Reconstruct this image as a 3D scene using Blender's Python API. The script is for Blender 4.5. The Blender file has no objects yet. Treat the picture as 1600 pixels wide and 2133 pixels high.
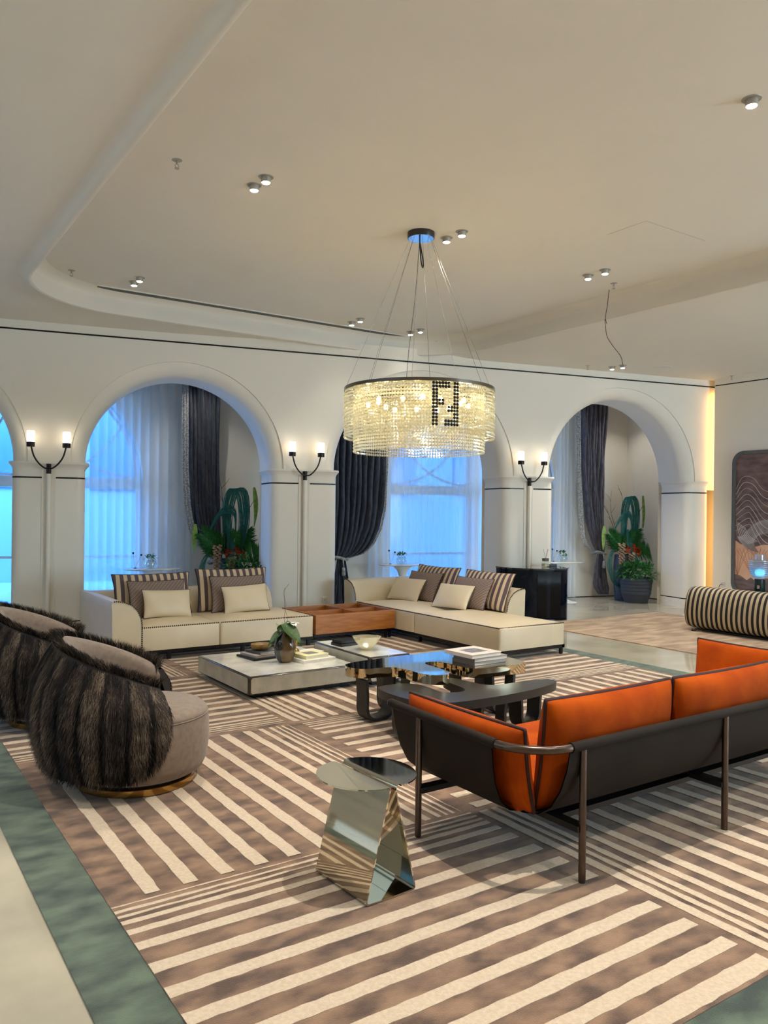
import bpy, bmesh, math, random
import numpy as np
from mathutils import Vector, Matrix
PI = math.pi
random.seed(7)
rng = np.random.default_rng(11)
sc = bpy.context.scene
COL = sc.collection

# ---------------------------------------------------------------- camera
CAM_H = 1.65
yaw, pitch, roll, WA = [math.radians(a) for a in (34.148, -0.055, 0.648, 13.371)]
fwd = Vector((math.sin(yaw)*math.cos(pitch), math.cos(yaw)*math.cos(pitch), math.sin(pitch)))
rgt = Vector((math.cos(yaw), -math.sin(yaw), 0)); upv = rgt.cross(fwd)
r2 = rgt*math.cos(roll)+upv*math.sin(roll); u2 = -rgt*math.sin(roll)+upv*math.cos(roll)
cd = bpy.data.cameras.new('camera'); cam = bpy.data.objects.new('camera', cd); COL.objects.link(cam)
cd.sensor_fit = 'VERTICAL'; cd.sensor_height = 24.0; cd.lens = 24.0*1650.4/2133.0; cd.clip_start = 0.05
cam.matrix_world = Matrix(((r2.x, u2.x, -fwd.x, 0), (r2.y, u2.y, -fwd.y, 0), (r2.z, u2.z, -fwd.z, CAM_H), (0, 0, 0, 1)))
sc.camera = cam
sc.view_settings.view_transform = 'Standard'; sc.view_settings.look = 'None'
sc.view_settings.gamma = 1.0; sc.view_settings.use_curve_mapping = False
sc.view_settings.exposure = 1.18
cy = sc.cycles
cy.use_denoising = True; cy.max_bounces = 9; cy.diffuse_bounces = 5; cy.glossy_bounces = 5
cy.transmission_bounces = 6; cy.transparent_max_bounces = 24; cy.sample_clamp_indirect = 6.0
cy.caustics_reflective = False; cy.caustics_refractive = False

# ---------------------------------------------------------------- world: bluish overcast daylight
w = bpy.data.worlds.new('daylight'); sc.world = w; w.use_nodes = True
bg = w.node_tree.nodes['Background']; bg.inputs[0].default_value = (0.19, 0.64, 1.75, 1); bg.inputs[1].default_value = 8.0

# ---------------------------------------------------------------- lamps of the room (power constants)
P_DOWN = 100.0      # W per recessed downlight
P_SCONCE = 2.6
P_BULB = 10.0
WARM = (1.0, 0.935, 0.83)
Z_COF, Z_SOF = 4.32, 4.05
def daylight(name, loc, rot, sx, sy, power, col=(.55, .80, 1.0)):
    l = bpy.data.lights.new(name, 'AREA'); l.shape = 'RECTANGLE'; l.size = sx; l.size_y = sy; l.energy = power; l.color = col
    o = bpy.data.objects.new(name, l); COL.objects.link(o); o.location = loc; o.rotation_euler = rot
# tall windows of the side and street walls, outside the frame
daylight('side_window_daylight', (-3.5, 5.5, 2.0), (0, -math.pi/2, 0), 3.0, 7.0, 30, (.50, .76, 1.0))
daylight('street_window_daylight', (10.5, -4.9, 2.0), (math.pi/2, 0, 0), 4.0, 3.0, 320, (.58, .80, 1.0))

# frame of the arched wall: local x along the wall, local y away from the room
W0 = Vector((12.25, 8.57, 0))
def WP(u, off, z): return Vector((W0.x+u*math.cos(WA)+off*math.sin(WA), W0.y-u*math.sin(WA)+off*math.cos(WA), z))

# ---------------------------------------------------------------- helpers
def lin(c):
    return tuple(((v/255)/12.92 if v/255 <= .04045 else ((v/255+.055)/1.055)**2.4) for v in c)
MATS = {}
def mat(name, rgb, rough=.5, metal=0.0, noise=0.0, nscale=8.0, rgb2=None, bump=0.0, bscale=60.0, stretch=None, emit=0.0, spec=.5, coat=0.0, sheen=0.0, raw=False):
    m = bpy.data.materials.new(name); m.use_nodes = True; nt = m.node_tree; b = nt.nodes['Principled BSDF']
    c = rgb if raw else lin(rgb)
    b.inputs['Base Color'].default_value = (*c, 1); b.inputs['Roughness'].default_value = rough; b.inputs['Metallic'].default_value = metal
    b.inputs['Specular IOR Level'].default_value = spec; b.inputs['Coat Weight'].default_value = coat; b.inputs['Coat Roughness'].default_value = .05
    b.inputs['Sheen Weight'].default_value = sheen
    tc = nt.nodes.new('ShaderNodeTexCoord'); mp = nt.nodes.new('ShaderNodeMapping'); nt.links.new(tc.outputs['Object'], mp.inputs[0])
    if stretch: mp.inputs['Scale'].default_value = stretch
    if rgb2 is not None or noise:
        n = nt.nodes.new('ShaderNodeTexNoise'); n.inputs['Scale'].default_value = nscale; n.inputs['Detail'].default_value = 5
        nt.links.new(mp.outputs[0], n.inputs['Vector'])
        cr = nt.nodes.new('ShaderNodeValToRGB'); nt.links.new(n.outputs['Fac'], cr.inputs[0])
        c2 = (rgb2 if raw else lin(rgb2)) if rgb2 is not None else tuple(v*(1-noise) for v in c)
        cr.color_ramp.elements[0].position = .36; cr.color_ramp.elements[1].position = .64
        cr.color_ramp.elements[0].color = (*c2, 1); cr.color_ramp.elements[1].color = (*c, 1)
        nt.links.new(cr.outputs[0], b.inputs['Base Color'])
    if bump:
        n2 = nt.nodes.new('ShaderNodeTexNoise'); n2.inputs['Scale'].default_value = bscale; n2.inputs['Detail'].default_value = 3
        nt.links.new(mp.outputs[0], n2.inputs['Vector'])
        bp = nt.nodes.new('ShaderNodeBump'); bp.inputs['Strength'].default_value = bump; bp.inputs['Distance'].default_value = .01
        nt.links.new(n2.outputs['Fac'], bp.inputs['Height']); nt.links.new(bp.outputs[0], b.inputs['Normal'])
    if emit:
        b.inputs['Emission Color'].default_value = (*c, 1); b.inputs['Emission Strength'].default_value = emit
    MATS[name] = m
    return m
def stripes(name, a, bcol, period, duty=.5, axis=0, rough=.8, diag=False):
    m = mat(name, a, rough, bump=.15, bscale=300); nt = m.node_tree; b = nt.nodes['Principled BSDF']
    tc = nt.nodes.new('ShaderNodeTexCoord'); sx = nt.nodes.new('ShaderNodeSeparateXYZ'); nt.links.new(tc.outputs['Object'], sx.inputs[0])
    def mod(sock, per, thr, off=100.0):
        ad = nt.nodes.new('ShaderNodeMath'); ad.operation = 'ADD'; nt.links.new(sock, ad.inputs[0]); ad.inputs[1].default_value = off
        mo = nt.nodes.new('ShaderNodeMath'); mo.operation = 'MODULO'; nt.links.new(ad.outputs[0], mo.inputs[0]); mo.inputs[1].default_value = per
        lt = nt.nodes.new('ShaderNodeMath'); lt.operation = 'LESS_THAN'; nt.links.new(mo.outputs[0], lt.inputs[0]); lt.inputs[1].default_value = per*thr
        return lt.outputs[0]
    if diag:
        s1 = nt.nodes.new('ShaderNodeMath'); s1.operation = 'ADD'; nt.links.new(sx.outputs[0], s1.inputs[0]); nt.links.new(sx.outputs[2], s1.inputs[1])
        s2 = nt.nodes.new('ShaderNodeMath'); s2.operation = 'SUBTRACT'; nt.links.new(sx.outputs[0], s2.inputs[0]); nt.links.new(sx.outputs[2], s2.inputs[1])
        f1, f2 = mod(s1.outputs[0], period, duty), mod(s2.outputs[0], period*2, duty)
        mx = nt.nodes.new('ShaderNodeMath'); mx.operation = 'MULTIPLY_ADD'; nt.links.new(f1, mx.inputs[0]); mx.inputs[1].default_value = .65
        ml = nt.nodes.new('ShaderNodeMath'); ml.operation = 'MULTIPLY'; nt.links.new(f2, ml.inputs[0]); ml.inputs[1].default_value = .35
        nt.links.new(ml.outputs[0], mx.inputs[2]); fac = mx.outputs[0]
    else:
        fac = mod(sx.outputs[axis], period, duty)
    mi = nt.nodes.new('ShaderNodeMix'); mi.data_type = 'RGBA'; nt.links.new(fac, mi.inputs[0])
    mi.inputs[6].default_value = (*lin(a), 1); mi.inputs[7].default_value = (*lin(bcol), 1); nt.links.new(mi.outputs[2], b.inputs['Base Color'])
    return m
def thin(name, rgb, transp, rough=.1, kind='glossy', trans=.5):
    """thin translucent sheet or glass: straight-through share + diffuse/translucent/glossy share"""
    m = bpy.data.materials.new(name); m.use_nodes = True; nt = m.node_tree; nt.nodes.clear()
    out = nt.nodes.new('ShaderNodeOutputMaterial'); mix = nt.nodes.new('ShaderNodeMixShader'); mix.inputs[0].default_value = 1-transp
    tr = nt.nodes.new('ShaderNodeBsdfTransparent'); c = (*lin(rgb), 1)
    if kind == 'glossy':
        g = nt.nodes.new('ShaderNodeBsdfGlossy'); g.inputs[0].default_value = c; g.inputs['Roughness'].default_value = rough; tr.inputs[0].default_value = c; nt.links.new(g.outputs[0], mix.inputs[2])
        lw = nt.nodes.new('ShaderNodeLayerWeight'); lw.inputs[0].default_value = .25
        mu = nt.nodes.new('ShaderNodeMath'); mu.operation = 'MULTIPLY_ADD'; nt.links.new(lw.outputs['Facing'], mu.inputs[0]); mu.inputs[1].default_value = .45; mu.inputs[2].default_value = (1-transp)*.5
        nt.links.new(mu.outputs[0], mix.inputs[0])
    elif kind == 'cloth':
        d = nt.nodes.new('ShaderNodeBsdfDiffuse'); d.inputs[0].default_value = c; t = nt.nodes.new('ShaderNodeBsdfTranslucent'); t.inputs[0].default_value = c
        m2 = nt.nodes.new('ShaderNodeMixShader'); m2.inputs[0].default_value = trans; nt.links.new(d.outputs[0], m2.inputs[1]); nt.links.new(t.outputs[0], m2.inputs[2]); nt.links.new(m2.outputs[0], mix.inputs[2])
    elif kind == 'crystal':
        g = nt.nodes.new('ShaderNodeBsdfGlossy'); g.inputs[0].default_value = (1, 1, 1, 1); g.inputs['Roughness'].default_value = rough
        t = nt.nodes.new('ShaderNodeBsdfTranslucent'); t.inputs[0].default_value = c
        m2 = nt.nodes.new('ShaderNodeMixShader'); m2.inputs[0].default_value = trans; nt.links.new(g.outputs[0], m2.inputs[1]); nt.links.new(t.outputs[0], m2.inputs[2]); nt.links.new(m2.outputs[0], mix.inputs[2])
        tr.inputs[0].default_value = (.98, .97, .88, 1)
    nt.links.new(tr.outputs[0], mix.inputs[1]); nt.links.new(mix.outputs[0], out.inputs[0])
    return m

class MB:
    """collects vertices and faces of ONE part"""
    def __init__(s): s.v = []; s.f = []; s.mi = []
    def add(s, vs, fs, mi=0):
        o = len(s.v); s.v += [tuple(v) for v in vs]; s.f += [tuple(i+o for i in f) for f in fs]; s.mi += [mi]*len(fs); return s
    def box(s, x0, x1, y0, y1, z0, z1, mi=0):
        return s.add([(x0,y0,z0),(x1,y0,z0),(x1,y1,z0),(x0,y1,z0),(x0,y0,z1),(x1,y0,z1),(x1,y1,z1),(x0,y1,z1)],
                     [(3,2,1,0),(4,5,6,7),(0,1,5,4),(1,2,6,5),(2,3,7,6),(3,0,4,7)], mi)
    def prism(s, poly, z0, z1, mi=0):
        """polygon in xy extruded in z (convex caps are n-gons)"""
        n = len(poly); vs = [(p[0],p[1],z0) for p in poly]+[(p[0],p[1],z1) for p in poly]
        return s.add(vs, [tuple(range(n-1,-1,-1)), tuple(range(n,2*n))]+[(i,(i+1)%n,n+(i+1)%n,n+i) for i in range(n)], mi)
    def extr(s, prof, axis, a0, a1, mi=0):
        """profile (p,z) extruded along x or y; p is the other horizontal coordinate"""
        n = len(prof)
        P = (lambda p, a: (a, p[0], p[1])) if axis == 'x' else (lambda p, a: (p[0], a, p[1]))
        vs = [P(p,a0) for p in prof]+[P(p,a1) for p in prof]
        return s.add(vs, [tuple(range(n)), tuple(range(2*n-1,n-1,-1))]+[(i,n+i,n+(i+1)%n,(i+1)%n) for i in range(n)], mi)
    def grid(s, pts, mi=0, close=False):
        """pts[i][j] rows"""
        n, m = len(pts), len(pts[0]); vs = [p for r in pts for p in r]; fs = []
        for i in range(n-1):
            for j in range(m if close else m-1):
                k = (j+1) % m; fs.append((i*m+j, i*m+k, (i+1)*m+k, (i+1)*m+j))
        return s.add(vs, fs, mi)
    def lathe(s, prof, seg=32, c=(0,0,0), mi=0, sx=1, sy=1):
        pts = [[(c[0]+r*sx*math.cos(2*PI*j/seg), c[1]+r*sy*math.sin(2*PI*j/seg), c[2]+z) for j in range(seg)] for r, z in prof]
        s.grid(pts, mi, True); o = len(s.v)-len(prof)*seg
        s.f.append(tuple(o+j for j in range(seg-1,-1,-1))); s.mi.append(mi)
        s.f.append(tuple(len(s.v)-seg+j for j in range(seg))); s.mi.append(mi)
        return s
    def tube(s, path, r, seg=8, mi=0, closed=False, cap=True):
        path = [Vector(p) for p in path]; n = len(path); rows = []; prev = None
        R = r if isinstance(r, (list, tuple)) else [r]*n
        for i, p in enumerate(path):
            a = path[(i-1) % n] if (closed or i > 0) else p; b = path[(i+1) % n] if (closed or i < n-1) else p
            t = (b-a).normalized()
            if prev is None: q = Vector((0,0,1)) if abs(t.z) < .9 else Vector((1,0,0)); nx = t.cross(q).normalized()
            else: nx = (prev - t*prev.dot(t)).normalized()
            prev = nx; ny = t.cross(nx)
            rows.append([tuple(p+(nx*math.cos(2*PI*j/seg)+ny*math.sin(2*PI*j/seg))*R[i]) for j in range(seg)])
        if closed: rows.append(rows[0])
        s.grid(rows, mi, True)
        if cap and not closed:
            o = len(s.v)-len(rows)*seg
            s.f.append(tuple(o+j for j in range(seg-1,-1,-1))); s.mi.append(mi)
            s.f.append(tuple(len(s.v)-seg+j for j in range(seg))); s.mi.append(mi)
        return s
    def sphere(s, c, r, n=8, mi=0, sz=1.0):
        prof = [(max(1e-4, math.sin(PI*i/n)*r), -math.cos(PI*i/n)*r*sz) for i in range(n+1)]
        return s.lathe(prof, max(6, int(n*1.5)), c, mi)
    def build(s, name, mats, parent=None, smooth=None, bevel=0, bseg=2, mat4=None):
        me = bpy.data.meshes.new(name); v = s.v
        if mat4 is not None: v = [tuple(mat4 @ Vector(p)) for p in v]
        me.from_pydata(v, [], s.f); me.update()
        if not isinstance(mats, (list, tuple)): mats = [mats]
        for m in mats: me.materials.append(m)
        if len(mats) > 1: me.polygons.foreach_set('material_index', s.mi)
        if bevel:
            bm = bmesh.new(); bm.from_mesh(me)
            bmesh.ops.remove_doubles(bm, verts=bm.verts, dist=1e-5)
            ed = [e for e in bm.edges if len(e.link_faces) == 2 and e.calc_face_angle(0) > .5]
            bmesh.ops.bevel(bm, geom=ed, offset=bevel, segments=bseg, profile=.5, affect='EDGES', clamp_overlap=True)
            bmesh.ops.recalc_face_normals(bm, faces=bm.faces)
            bm.to_mesh(me); bm.free()
        else:
            bm = bmesh.new(); bm.from_mesh(me); bmesh.ops.recalc_face_normals(bm, faces=bm.faces); bm.to_mesh(me); bm.free()
        if smooth is not None:
            me.polygons.foreach_set('use_smooth', [True]*len(me.polygons))
            if smooth < 3: me.set_sharp_from_angle(angle=smooth)
        o = bpy.data.objects.new(name, me); COL.objects.link(o)
        if parent is not None: o.parent = parent
        return o
def tag(o, label, cat, group=None):
    o['label'] = label; o['category'] = cat
    if group: o['group'] = group
    return o
def thing(name, label, cat, loc=(0,0,0), rz=0, group=None):
    o = bpy.data.objects.new(name, None); COL.objects.link(o); o.empty_display_size = .1
    o.location = loc; o.rotation_euler = (0,0,rz); return tag(o, label, cat, group)
def struct(o): o['kind'] = 'structure'; return o
def dup(root, loc=None, rz=None, label=None):
    def cp(o, par):
        c = o.copy(); COL.objects.link(c)
        if par is not None: c.parent = par
        for ch in list(o.children): cp(ch, c)
        return c
    r = cp(root, None)
    if loc is not None: r.location = loc
    if rz is not None: r.rotation_euler = (0,0,rz)
    if label: r['label'] = label
    return r
def rrect(x0, x1, y0, y1, r, n=8):
    out = []
    for cx, cy_, a0 in ((x1-r,y1-r,0),(x0+r,y1-r,90),(x0+r,y0+r,180),(x1-r,y0+r,270)):
        for i in range(n+1):
            a = math.radians(a0+90*i/n); out.append((cx+r*math.cos(a), cy_+r*math.sin(a)))
    return out
def smoothpoly(pts, it=2):
    for _ in range(it):
        q = []
        for i in range(len(pts)):
            a, b = pts[i], pts[(i+1) % len(pts)]
            q += [tuple(a[k]*.75+b[k]*.25 for k in range(len(a))), tuple(a[k]*.25+b[k]*.75 for k in range(len(a)))]
        pts = q
    return pts
def spline(pts, n=8):
    """catmull-rom through points"""
    P = [Vector(p) for p in pts]; P = [P[0]*2-P[1]]+P+[P[-1]*2-P[-2]]; out = []
    for i in range(1, len(P)-2):
        for k in range(n):
            t = k/n; a, b, c, d = P[i-1:i+3]
            out.append(.5*((2*b)+(c-a)*t+(2*a-5*b+4*c-d)*t*t+(3*b-a-3*c+d)*t**3))
    out.append(P[-2]); return out
WM = Matrix.Translation(W0) @ Matrix.Rotation(-WA, 4, 'Z')   # wall frame -> world

# ---------------------------------------------------------------- materials
m_wall = mat('plaster', (232,226,214), .75, noise=.02, nscale=2)
m_ceil = mat('ceiling_paint', (226,221,210), .8, noise=.02, nscale=1.5)
m_dark = mat('dark_bronze', (38,32,30), .35, .6, noise=.2)
m_black = mat('black_metal', (22,20,20), .35, .3, noise=.2)
m_wood_black = mat('black_wood', (34,31,30), .38, 0, rgb2=(26,24,23), nscale=20, stretch=(1,8,8))
m_bronze = mat('bronze_tube', (96,82,74), .28, .9, noise=.15, nscale=30)
m_gold = mat('mirror_gold', (214,196,160), .03, 1.0, noise=.02, nscale=2)
m_brass = mat('brass_band', (190,150,85), .18, 1.0, noise=.1, nscale=20)
m_steelgold = mat('polished_steel', (205,198,180), .035, 1.0, noise=.02, nscale=2)
m_leather = mat('cream_leather', (208,192,162), .42, 0, noise=.05, nscale=5, bump=.08, bscale=180)
m_stitch = mat('dark_stitch', (60,45,35), .7, noise=.2)
m_orange = mat('orange_velvet', (172,72,0), .85, 0, rgb2=(148,56,0), nscale=5, sheen=.0, spec=.15, bump=.12, bscale=25)
m_pipe = mat('maroon_piping', (50,14,14), .7, noise=.2)
m_sling = mat('brown_sling', (38,29,22), .75, 0, spec=.2, rgb2=(28,21,16), nscale=3, bump=.2, bscale=400)
m_taupe = mat('taupe_fabric', (134,118,104), .9, 0, rgb2=(122,106,94), nscale=30, sheen=.2, bump=.1, bscale=300)
m_marble = mat('white_marble', (232,230,222), .12, 0, rgb2=(205,204,196), nscale=5, coat=.5)
m_marb_side = mat('grey_marble', (190,186,172), .3, 0, rgb2=(165,162,150), nscale=7)
m_marb_dark = mat('dark_marble_edge', (40,30,28), .15, 0, rgb2=(28,22,22), nscale=20, coat=.6)
m_cherry = mat('cherry_wood', (172,110,50), .4, 0, rgb2=(150,90,38), nscale=6, stretch=(1,1,9))
m_white = mat('white_enamel', (238,236,230), .3, noise=.03)
m_green = mat('basil_leaf', (66,128,58), .55, 0, rgb2=(44,98,44), nscale=40)
m_teal = mat('teal_grass', (24,116,106), .5, 0, rgb2=(14,82,80), nscale=30)
m_fern = mat('fern_green', (60,136,58), .6, 0, rgb2=(28,92,44), nscale=30)
m_lime = mat('lime_leaf', (138,170,70), .5, 0, rgb2=(110,140,60), nscale=20)
m_obloom = mat('orange_bloom', (222,88,28), .6, 0, rgb2=(190,60,18), nscale=60)
m_cone = mat('pale_cone', (208,180,150), .7, 0, rgb2=(120,84,62), nscale=60)
m_twig = mat('dry_twig', (70,58,50), .8, noise=.2)
m_pot = mat('slate_planter', (62,66,76), .55, 0, rgb2=(52,56,66), nscale=6)
m_page = mat('paper_pages', (225,218,205), .8, noise=.06, nscale=60)
m_navy = mat('navy_lacquer', (7,17,30), .08, 0, noise=.1, spec=.25)
m_sheer = thin('sheer_voile', (246,250,252), .46, kind='cloth', trans=.5)
m_glass = thin('window_glass', (250,253,255), .93)
m_clear = thin('clear_glass', (238,244,242), .75, rough=.03)
m_trim = mat('window_paint', (226,234,238), .4, noise=.03)
m_outlet = mat('outlet_white', (215,212,205), .4, noise=.02)

# ================================================================ SETTING
# floor: pale polished marble
m_floor = mat('floor_marble', (192,184,164), .06, 0, rgb2=(166,160,144), nscale=1.4, spec=.6)
MB().box(-3.6, 17, -5, 17, -.1, 0).build('floor', m_floor)['kind'] = 'structure'

# ---- arched wall (front of the gallery)
SP = 2.24     # spring line
OPEN = [(-13.45,-10.80), (-9.92,-7.44), (-6.44,-3.66), (-2.73,0.0)]
UL, UR, TOP, TH = -17.0, 1.05, Z_SOF+.09, .73
mb = MB(); N = 40; CV = .19
def arcs(uc, R, n=N): return [(uc-R*math.cos(PI*i/n), SP+R*math.sin(PI*i/n)) for i in range(n+1)]
edges = [UL]
for a, b in OPEN:
    uc, R = (a+b)/2, (b-a)/2; Ro = R+CV
    A = arcs(uc, Ro)
    # spandrel above the arch on the room face and on the gallery face
    mb.grid([[(u, 0, z) for u, z in A], [(u, 0, TOP) for u, z in A]])
    B = arcs(uc, R); mb.grid([[(u, TH, z) for u, z in B], [(u, TH, TOP) for u, z in B]])
    # hollow moulding from the face into the soffit, then the soffit
    rows = []
    rows.append([(u, 0, z) for u, z in arcs(uc, R+CV)]); rows.append([(u, .022, z) for u, z in arcs(uc, R+CV-.002)])
    for k in range(9):
        t = k/8*PI/2; rr = R+(CV-.004)*(1-math.sin(t)); dd = .022+.20*(1-math.cos(t))
        rows.append([(u, dd+.0, z) for u, z in arcs(uc, rr)])
    rows.append([(u, TH, z) for u, z in B]); mb.grid(rows)
    edges += [uc-Ro, uc+Ro]
edges.append(UR)
for i in range(0, len(edges), 2):
    a, b = edges[i], edges[i+1]
    if b > a: mb.grid([[(a,0,SP-.15),(b,0,SP-.15)],[(a,0,TOP),(b,0,TOP)]])
be = [UL]+[v for o in OPEN for v in o]+[UR]
for i in range(0, len(be), 2): mb.grid([[(be[i],TH,0),(be[i+1],TH,0)],[(be[i],TH,TOP),(be[i+1],TH,TOP)]])
mb.grid([[(UL,0,TOP),(UR,0,TOP)],[(UL,TH,TOP),(UR,TH,TOP)]])
wall = mb.build('wall_back', m_wall, smooth=.6, mat4=WM); struct(wall)
# piers below the spring line: rounded corners, cap, dark inlay lines, base groove
def pier(a, b, poles):
    m = MB(); c = lambda g: rrect(a-g, b+g, -.03-g, TH+g*.3, .13+g, 6)
    rows = [(0,0),(.0,.155),(-.008,.158),(-.008,.170),(0,.173),(0,2.025),(-.006,2.03),(-.006,2.045),(0,2.05),(0,2.14),(.008,2.17),(.03,2.20),(.045,2.215),(.045,2.24)]
    m.grid([[(x,y,z) for x, y in c(g)] for g, z in rows], 0, True)
    k = len(m.v)-len(c(0)); m.f.append(tuple(range(k, len(m.v)))); m.mi.append(0)
    o = m.build('wall_pier', m_wall, smooth=.7, mat4=WM); struct(o)
    t = MB(); ring = c(.0015)
    for z0, z1 in ((.157,.171),(2.028,2.046)):
        t.grid([[(x,y,z) for x, y in ring] for z in (z0,z1)], 0, True)
    t.build('wall_inlay', m_dark, parent=o, smooth=1, mat4=WM)
    if poles is not None:
        ch = MB()
        for s in (-1, 1): ch.box(poles+s*.075-.008, poles+s*.075+.008, -.04, -.028, .18, 2.14)
        ch.box(poles-.075, poles+.075, -.036, -.029, .18, 2.14); ch.build('wall_pole_recess', m_wall, parent=o, mat4=WM)
pier(-17.0, -13.45, None); pier(-10.80, -9.92, -10.36); pier(-7.44, -6.44, -6.95); pier(-3.66, -2.73, -3.22); pier(0.0, .50, None)
# dark trim line under the ceiling
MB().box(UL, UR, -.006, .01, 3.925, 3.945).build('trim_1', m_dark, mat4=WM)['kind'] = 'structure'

# ---- gallery behind: window wall with wide arched windows
GO = 2.08
WIN = [(-14.35, 1.75), (-10.80, 1.75), (-3.10, 1.75)]
WSP = 2.10
mb = MB()
def warc(uc, R, n=36): return [(uc-R*math.cos(PI*i/n), WSP+R*math.sin(PI*i/n)) for i in range(n+1)]
GT = Z_SOF
prev = -17.0
for uc, R in WIN[1:]:
    A = warc(uc, R)
    mb.grid([[(u, GO, z) for u, z in A], [(u, GO, GT) for u, z in A]])
    mb.grid([[(u, GO, z) for u, z in A], [(u, GO+.3, z) for u, z in A]])
    for s in (-1, 1): mb.grid([[(uc+s*R, GO, 0), (uc+s*R, GO+.3, 0)], [(uc+s*R, GO, WSP), (uc+s*R, GO+.3, WSP)]])
    mb.grid([[(prev, GO, 0), (uc-R, GO, 0)], [(prev, GO, GT), (uc-R, GO, GT)]]); prev = uc+R
mb.grid([[(prev, GO, 0), (1.2, GO, 0)], [(prev, GO, GT), (1.2, GO, GT)]])
struct(mb.build('wall_gallery', m_wall, mat4=WM))
MB().box(-17, 1.2, GO-.012, GO+.0, 0, .012).build('baseboard_gallery', m_dark, mat4=WM)['kind'] = 'structure'
def window(idx, uc, R):
    o = MB(); F = GO+.12
    for rr in (R-.035, R-.10):
        o.tube([(u, F, z) for u, z in warc(uc, rr)], .03, 6)
    for s in (-1, 1): o.box(uc+s*(R-.05)-.05, uc+s*(R-.05)+.05, F-.04, F+.06, .0, WSP)
    o.box(uc-R, uc+R, F-.05, F+.06, 1.96, 2.13)           # transom
    o.box(uc-R, uc+R, F-.03, F+.04, .86, .90); o.box(uc-R, uc+R, F-.03, F+.04, .0, .10)
    o.box(uc-.15, uc+.15, F-.05, F+.10, 0, WSP+R-.02)     # riveted post
    for s in (-1, 1):                                      # curved tracery from the post
        o.tube([(uc+s*(.15+1.45*math.sin(t)), F, WSP+.05+1.55*(1-math.cos(t))) for t in [PI/2*i/14 for i in range(15)] if WSP+.05+1.55*(1-math.cos(t)) < WSP+math.sqrt(max(.01,R*R-(.15+1.45*math.sin(t))**2))], .02, 6)
        o.tube([(uc+s*(1.6-1.45*math.sin(t)), F, WSP+.05+1.55*(1-math.cos(t))) for t in [PI/2*i/14 for i in range(15)] if WSP+.05+1.55*(1-math.cos(t)) < WSP+math.sqrt(max(.01,R*R-(1.6-1.45*math.sin(t))**2))], .02, 6)
    for z in np.arange(.15, 3.6, .09):
        for s in (-.12, .12): o.sphere((uc+s, F-.05, z), .013, 4)
    wo = o.build('window_%d' % idx, m_trim, smooth=.6, mat4=WM); struct(wo)
    g = MB(); A = warc(uc, R-.02)
    pts = [(uc-R, F+.02, 0)]+[(u, F+.02, z) for u, z in A]+[(uc+R, F+.02, 0)]
    g.add(pts, [tuple(range(len(pts)))]); g.build('pane', m_glass, parent=wo, mat4=WM)
    l = bpy.data.lights.new('window_portal', 'AREA'); l.shape = 'RECTANGLE'; l.size = 2*R; l.size_y = 3.7; l.cycles.is_portal = True
    lo = bpy.data.objects.new('window_portal', l); COL.objects.link(lo)
    lo.matrix_world = WM @ Matrix.Translation((uc, GO+.35, 1.9)) @ Matrix.Rotation(PI/2, 4, 'X') @ Matrix.Rotation(PI, 4, 'X') @ Matrix.Rotation(PI, 4, 'Y')
    lo.matrix_world = WM @ Matrix.Translation((uc, GO+.35, 1.9)) @ Matrix.Rotation(-PI/2, 4, 'X')
window(1, *WIN[1]); window(2, *WIN[2])
# outside: pale terrace and a neighbouring facade seen through the voile
m_out = mat('outside_stone', (124,146,152), .8, noise=.1, nscale=1)
m_outd = mat('outside_glass', (70,98,126), .3, noise=.1)
MB().box(-22, 12, GO+.3, 26, -.3, -.1).build('floor_terrace', m_out, mat4=WM)['kind'] = 'structure'
fb = thing('neighbour_building', 'pale stone facade with dark windows outside beyond the arched windows', 'building', WP(-5, 9, -.1), -WA)
q = MB(); q.box(-16, 14, 0, 1.0, 0, 5.8); q.build('facade', m_out, parent=fb)
for ux in np.arange(-14.4, 13, 2.4):
    q = MB(); q.box(ux, ux+1.2, -.05, .02, 2.2, 4.2); q.build('window_pane', m_outd, parent=fb)

# ---- right-hand walls
XR = 12.70
mb = MB(); mb.box(XR, XR+.12, -5, 8.335, 0, 3.925); mb.build('wall_right', m_wall)['kind'] = 'structure'
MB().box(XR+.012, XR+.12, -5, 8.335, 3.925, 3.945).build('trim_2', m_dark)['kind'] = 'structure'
MB().box(XR, XR+.12, -5, 8.335, 3.945, Z_SOF).build('trim_3', m_wall)['kind'] = 'structure'
MB().box(13.06, 13.2, 8.3, 10.8, 0, Z_SOF).build('wall_gallery_end', m_wall)['kind'] = 'structure'
MB().box(13.045, 13.06, 9.1, 10.42, 0, .012).build('baseboard_gallery_end', m_dark)['kind'] = 'structure'
MB().box(12.84, 13.4, 7.9, 8.345, 0, Z_SOF+.1).build('wall_right_light_block', m_wall)['kind'] = 'structure'  # unseen block added behind the wall end to seal out daylight
# ---- walls behind and beside the camera
MB().box(-3.7, -3.6, -5, 15.5, 0, Z_COF+.1).build('wall_left', m_wall)['kind'] = 'structure'
MB().box(-3.7, 13, -5.1, -5, 0, Z_COF+.1).build('wall_front', m_wall)['kind'] = 'structure'

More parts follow.
